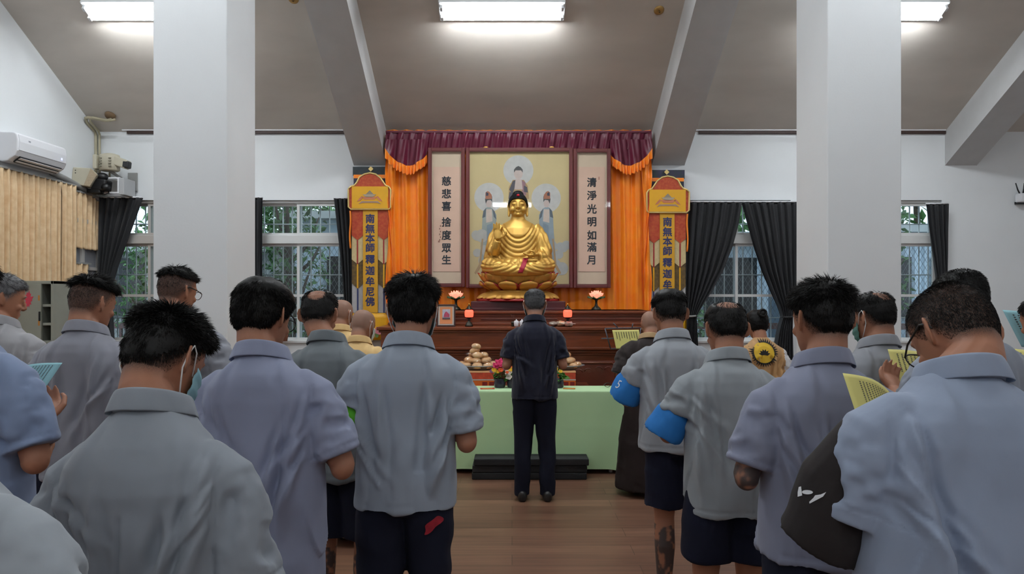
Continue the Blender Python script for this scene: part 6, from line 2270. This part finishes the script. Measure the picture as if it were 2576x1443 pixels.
# ---------------------------------------------------------------- armbands, badges
M_blue = mat('bright_blue_cloth', lin(38, 122, 200), .8, vary=.08, vscale=10, bump=.2, bscale=40)
M_green = mat('bright_green_cloth', lin(92, 186, 40), .8, vary=.08, vscale=10, bump=.2, bscale=40)
M_dgreen = mat('dark_green_cloth', lin(28, 120, 62), .8, vary=.08)
M_brownc = mat('dark_brown_cloth', lin(25, 18, 18), .85, vary=.1, bump=.2, bscale=40)
M_print = mat('white_print', lin(225, 228, 232), .7)
for pr, seed in ((pL, 4), (pM, 5)):
    ob, bv = armband(pr, -1, M_blue, out=.020, fwd=.01, r=.087, drop=.008, start=.42, seed=seed)
    if pr is pM:
        continue
    tx = text_mesh('tmp', '5', .055, M_print)
    tb = MB().add([v.co for v in tx.data.vertices], [tuple(q.vertices) for q in tx.data.polygons])
    bpy.data.objects.remove(tx)
    R = Matrix.Rotation(math.radians(-62), 4, 'Z') @ Matrix.Rotation(math.radians(12), 4, 'Y')
    tb.xform(Matrix.Translation(pr['fin'] @ (pr['E'][-1].lerp(pr['S'][-1], .38) + Vector((-.05, -.02, 0)))) @ R)
    q = dict(bvh=bv, shirt=ob)
    on_back(q, tb, 'printed_number', M_print, ob, .003, (math.cos(math.radians(28)), math.sin(math.radians(28)), 0))
armband(pG, -1, M_green, out=.004, fwd=.0, r=.070, drop=-.0, start=.40)
armband(pQ, -1, M_dgreen, out=.0, fwd=.02, r=.068, drop=.0)
ob, bv = armband(pP, -1, M_brownc, out=.045, fwd=.05, r=.092, drop=.06, seed=8, tip=(.0, .0, .0), start=.10, voxel=.006)
lb = MB()
def blob(pts):
    c0 = (sum(q[0] for q in pts) / len(pts), sum(q[1] for q in pts) / len(pts))
    n_ = len(pts)
    mid = [((c0[0] + q[0]) / 2, (c0[1] + q[1]) / 2) for q in pts]
    vs = [(c0[0], 0, c0[1])] + [(q[0], 0, q[1]) for q in mid] + [(q[0], 0, q[1]) for q in pts]
    lb.add(vs, [(0, 1 + j, 1 + (j + 1) % n_) for j in range(n_)] + [(1 + j, 1 + n_ + j, 1 + n_ + (j + 1) % n_, 1 + (j + 1) % n_) for j in range(n_)])
blob([(.012 + .011 * math.cos(t) * .8 + .005 * math.sin(t), .014 + .010 * math.sin(t) + .005 * math.cos(t)) for t in np.linspace(0, 2 * PI, 17)[:-1]])
blob([(-.008, .008), (.008, -.001), (.001, -.014), (-.006, -.008), (-.012, .001)])
blob([(.040, .045), (.042, .034), (.032, .002), (.029, .004), (.030, .018), (.029, .024), (.036, .034)])
lb.xform(Matrix.Translation(pP['fin'] @ (pP['E'][-1] + Vector((-.115, .0, .065)))) @ Matrix.Rotation(math.radians(-55), 4, 'Z') @ Matrix.Rotation(math.radians(35), 4, 'Y'))
on_back(dict(bvh=bv, shirt=ob), lb, 'white_print', M_print, ob, .003, (math.cos(math.radians(35)), math.sin(math.radians(35)), 0))

# red patch on the trousers
tr = [o for o in pG['root'].children if o.name.startswith('trousers')][0]
tbv = BVHTree.FromPolygons([v.co for v in tr.data.vertices], [tuple(q.vertices) for q in tr.data.polygons])
pb = MB()
pc = (.108, .792)
rim = [(.030 * (1 + .25 * math.sin(3 * t + 1)) * math.cos(t) + .008 * math.sin(t), .026 * (1 + .2 * math.sin(2 * t)) * math.sin(t) + .012 * math.cos(t)) for t in np.linspace(0, 2 * PI, 25)[:-1]]
pb.v = [(pc[0], -.4, pc[1])] + [(pc[0] + q * x_, -.4, pc[1] + q * z_) for q in (.35, .7, 1) for x_, z_ in rim]
pb.f = [(0, 1 + j, 1 + (j + 1) % 24) for j in range(24)] + [(1 + r_ * 24 + j, 25 + r_ * 24 + j, 25 + r_ * 24 + (j + 1) % 24, 1 + r_ * 24 + (j + 1) % 24) for r_ in (0, 1) for j in range(24)]
on_back(dict(bvh=tbv, shirt=tr), pb, 'red_patch', mat('dark_red_patch', lin(150, 28, 44), .8, vary=.3, vscale=40), tr, .010)

# emblem on the vest: yellow disc, black lotus, ring of rays
M_yel = mat('yellow_emblem', lin(226, 184, 50), .7)
M_ink = mat('black_ink', lin(22, 20, 20), .7)
ez = 1.59 - (887 - HOR) * 5.2 / FPX
ex0 = (1911 - 1917) * 5.2 / FPX
e = MB()
def disc(b, cx, cz, r0, r1, n=40):
    o = len(b.v)
    for j in range(n):
        t = 2 * PI * j / n
        b.v.append((cx + r0 * math.cos(t), -.4, cz + r0 * math.sin(t)))
        b.v.append((cx + r1 * math.cos(t), -.4, cz + r1 * math.sin(t)))
    for j in range(n):
        k_ = (j + 1) % n
        b.f.append((o + 2 * j, o + 2 * j + 1, o + 2 * k_ + 1, o + 2 * k_))
        b.mi.append(0)
for a_, b_ in ((.001, .02), (.02, .04), (.04, .066)):
    disc(e, ex0, ez, a_, b_)
e.v = [(ex0 + (a - ex0) * 1.25, b, ez + (c - ez) * 1.25) for a, b, c in e.v]
on_back(pS, e, 'emblem', M_yel, None, .004)
e = MB()
n_ = 72
for j in range(n_):
    t = 2 * PI * j / n_
    for r_ in (.063, (.090 if j % 2 else .068)):
        e.v.append((ex0 + 1.25 * r_ * math.cos(t), -.4, ez + 1.25 * r_ * math.sin(t)))
for j in range(n_):
    k_ = (j + 1) % n_
    e.f.append((2 * j, 2 * j + 1, 2 * k_ + 1, 2 * k_))
    e.mi.append(0)
on_back(pS, e, 'emblem_ring', M_ink, None, .006)
e = MB()
e.v.append((ex0, -.4, ez - .016))
for t in (-75, -45, -15, 15, 45, 75):
    a_ = math.radians(90 + t)
    L = .046
    c, s_ = math.cos(a_), math.sin(a_)
    o_ = len(e.v)
    e.v += [(ex0 + .5 * L * c - .011 * s_, -.4, ez - .016 + .5 * L * s_ + .011 * c), (ex0 + L * c, -.4, ez - .016 + L * s_), (ex0 + .5 * L * c + .011 * s_, -.4, ez - .016 + .5 * L * s_ - .011 * c)]
    e.f.append((0, o_, o_ + 1, o_ + 2))
    e.mi.append(0)
on_back(pS, e, 'emblem_lotus', M_ink, None, .006)

# ---------------------------------------------------------------- sheets of paper in their hands
M_cyan = mat('pale_cyan_paper', lin(160, 212, 222), .8, vary=.03)
M_ypap = mat('pale_yellow_paper', lin(232, 224, 140), .8, vary=.03)
M_gink = mat('grey_print_ink', lin(70, 72, 74), .8)


def sheet(label, TL, TR, BL, m, cols=6, rows=9, bend=.02, seed=0, area=(.1, .9, .1, .9)):
    rnd = random.Random(seed)
    TL, TR, BL = Vector(TL), Vector(TR), Vector(BL)
    c = (TR + BL) / 2
    t = thing('song_sheet', label, 'paper sheet', c)
    r, dn = TR - TL, BL - TL
    n = r.cross(dn).normalized()
    if n.y > 0:
        n = -n
    f = lambda u, v, o=0: (TL - c) + r * u + dn * v + n * (bend * math.sin(PI * u) + o)
    MB().grid(lambda u, v: f(u, v), 12, 12).build('paper', m, t, solid=.0008)
    q = MB()
    cols, rows = int(cols * 1.5), int(rows * 2.2)
    for i in range(cols):
        u = area[0] + (area[1] - area[0]) * (i + .5) / cols
        L = rnd.uniform(.5, 1)
        for j in range(int(rows * L)):
            v = area[2] + (area[3] - area[2]) * (j + .5) / rows
            du, dv = .20 / cols * (area[1] - area[0]), .30 / rows * (area[3] - area[2])
            q.add([f(u - du, v - dv, .0014), f(u + du, v - dv, .0014), f(u + du, v + dv * rnd.uniform(.3, 1), .0014), f(u - du * rnd.uniform(.2, 1), v + dv, .0014)], [(0, 1, 2, 3)])
    q.build('print', M_gink, t, smooth=False, fix=False)
    return t


sheet('pale cyan sheet held up by the person in the blue shirt at the photo edge', P(20, 932, 2.36), P(157, 912, 2.40), P(-30, 1000, 2.30), M_cyan, 10, 9, seed=1)
sheet('yellow sheet rising over the shoulder of the broad person with glasses', P(2120, 938, 1.80), P(2236, 984, 1.83), P(2160, 1060, 1.72), M_ypap, 8, 9, seed=2, area=(.2, .9, .12, .9))
sheet('yellow sheet with a hand under it, next to a dark green armband', P(2233, 878, 2.84), P(2352, 896, 2.86), P(2262, 980, 2.76), M_ypap, 7, 9, seed=3)
sheet('cyan sheet lifted at the photo edge below a black-haired head', P(2522, 779, 3.30), P(2640, 800, 3.32), P(2570, 872, 3.24), M_cyan, 6, 6, seed=4)
sheet('yellow sheet cut off by the photo edge below the cyan sheet', P(2540, 876, 2.92), P(2660, 905, 2.94), P(2586, 960, 2.84), M_ypap, 7, 8, seed=5)
sheet('tip of a cyan sheet before the pillar, beyond the person with spiky hair', P(500, 862, 3.95), P(554, 868, 3.95), P(492, 940, 3.88), M_cyan, 5, 6, seed=6)
sheet('yellow sheet clipped on the wire music stand', P(1540, 830, 6.57), P(1607, 829, 6.57), P(1550, 877, 6.57), M_ypap, 6, 9, seed=12, bend=.004, area=(.08, .92, .1, .6))
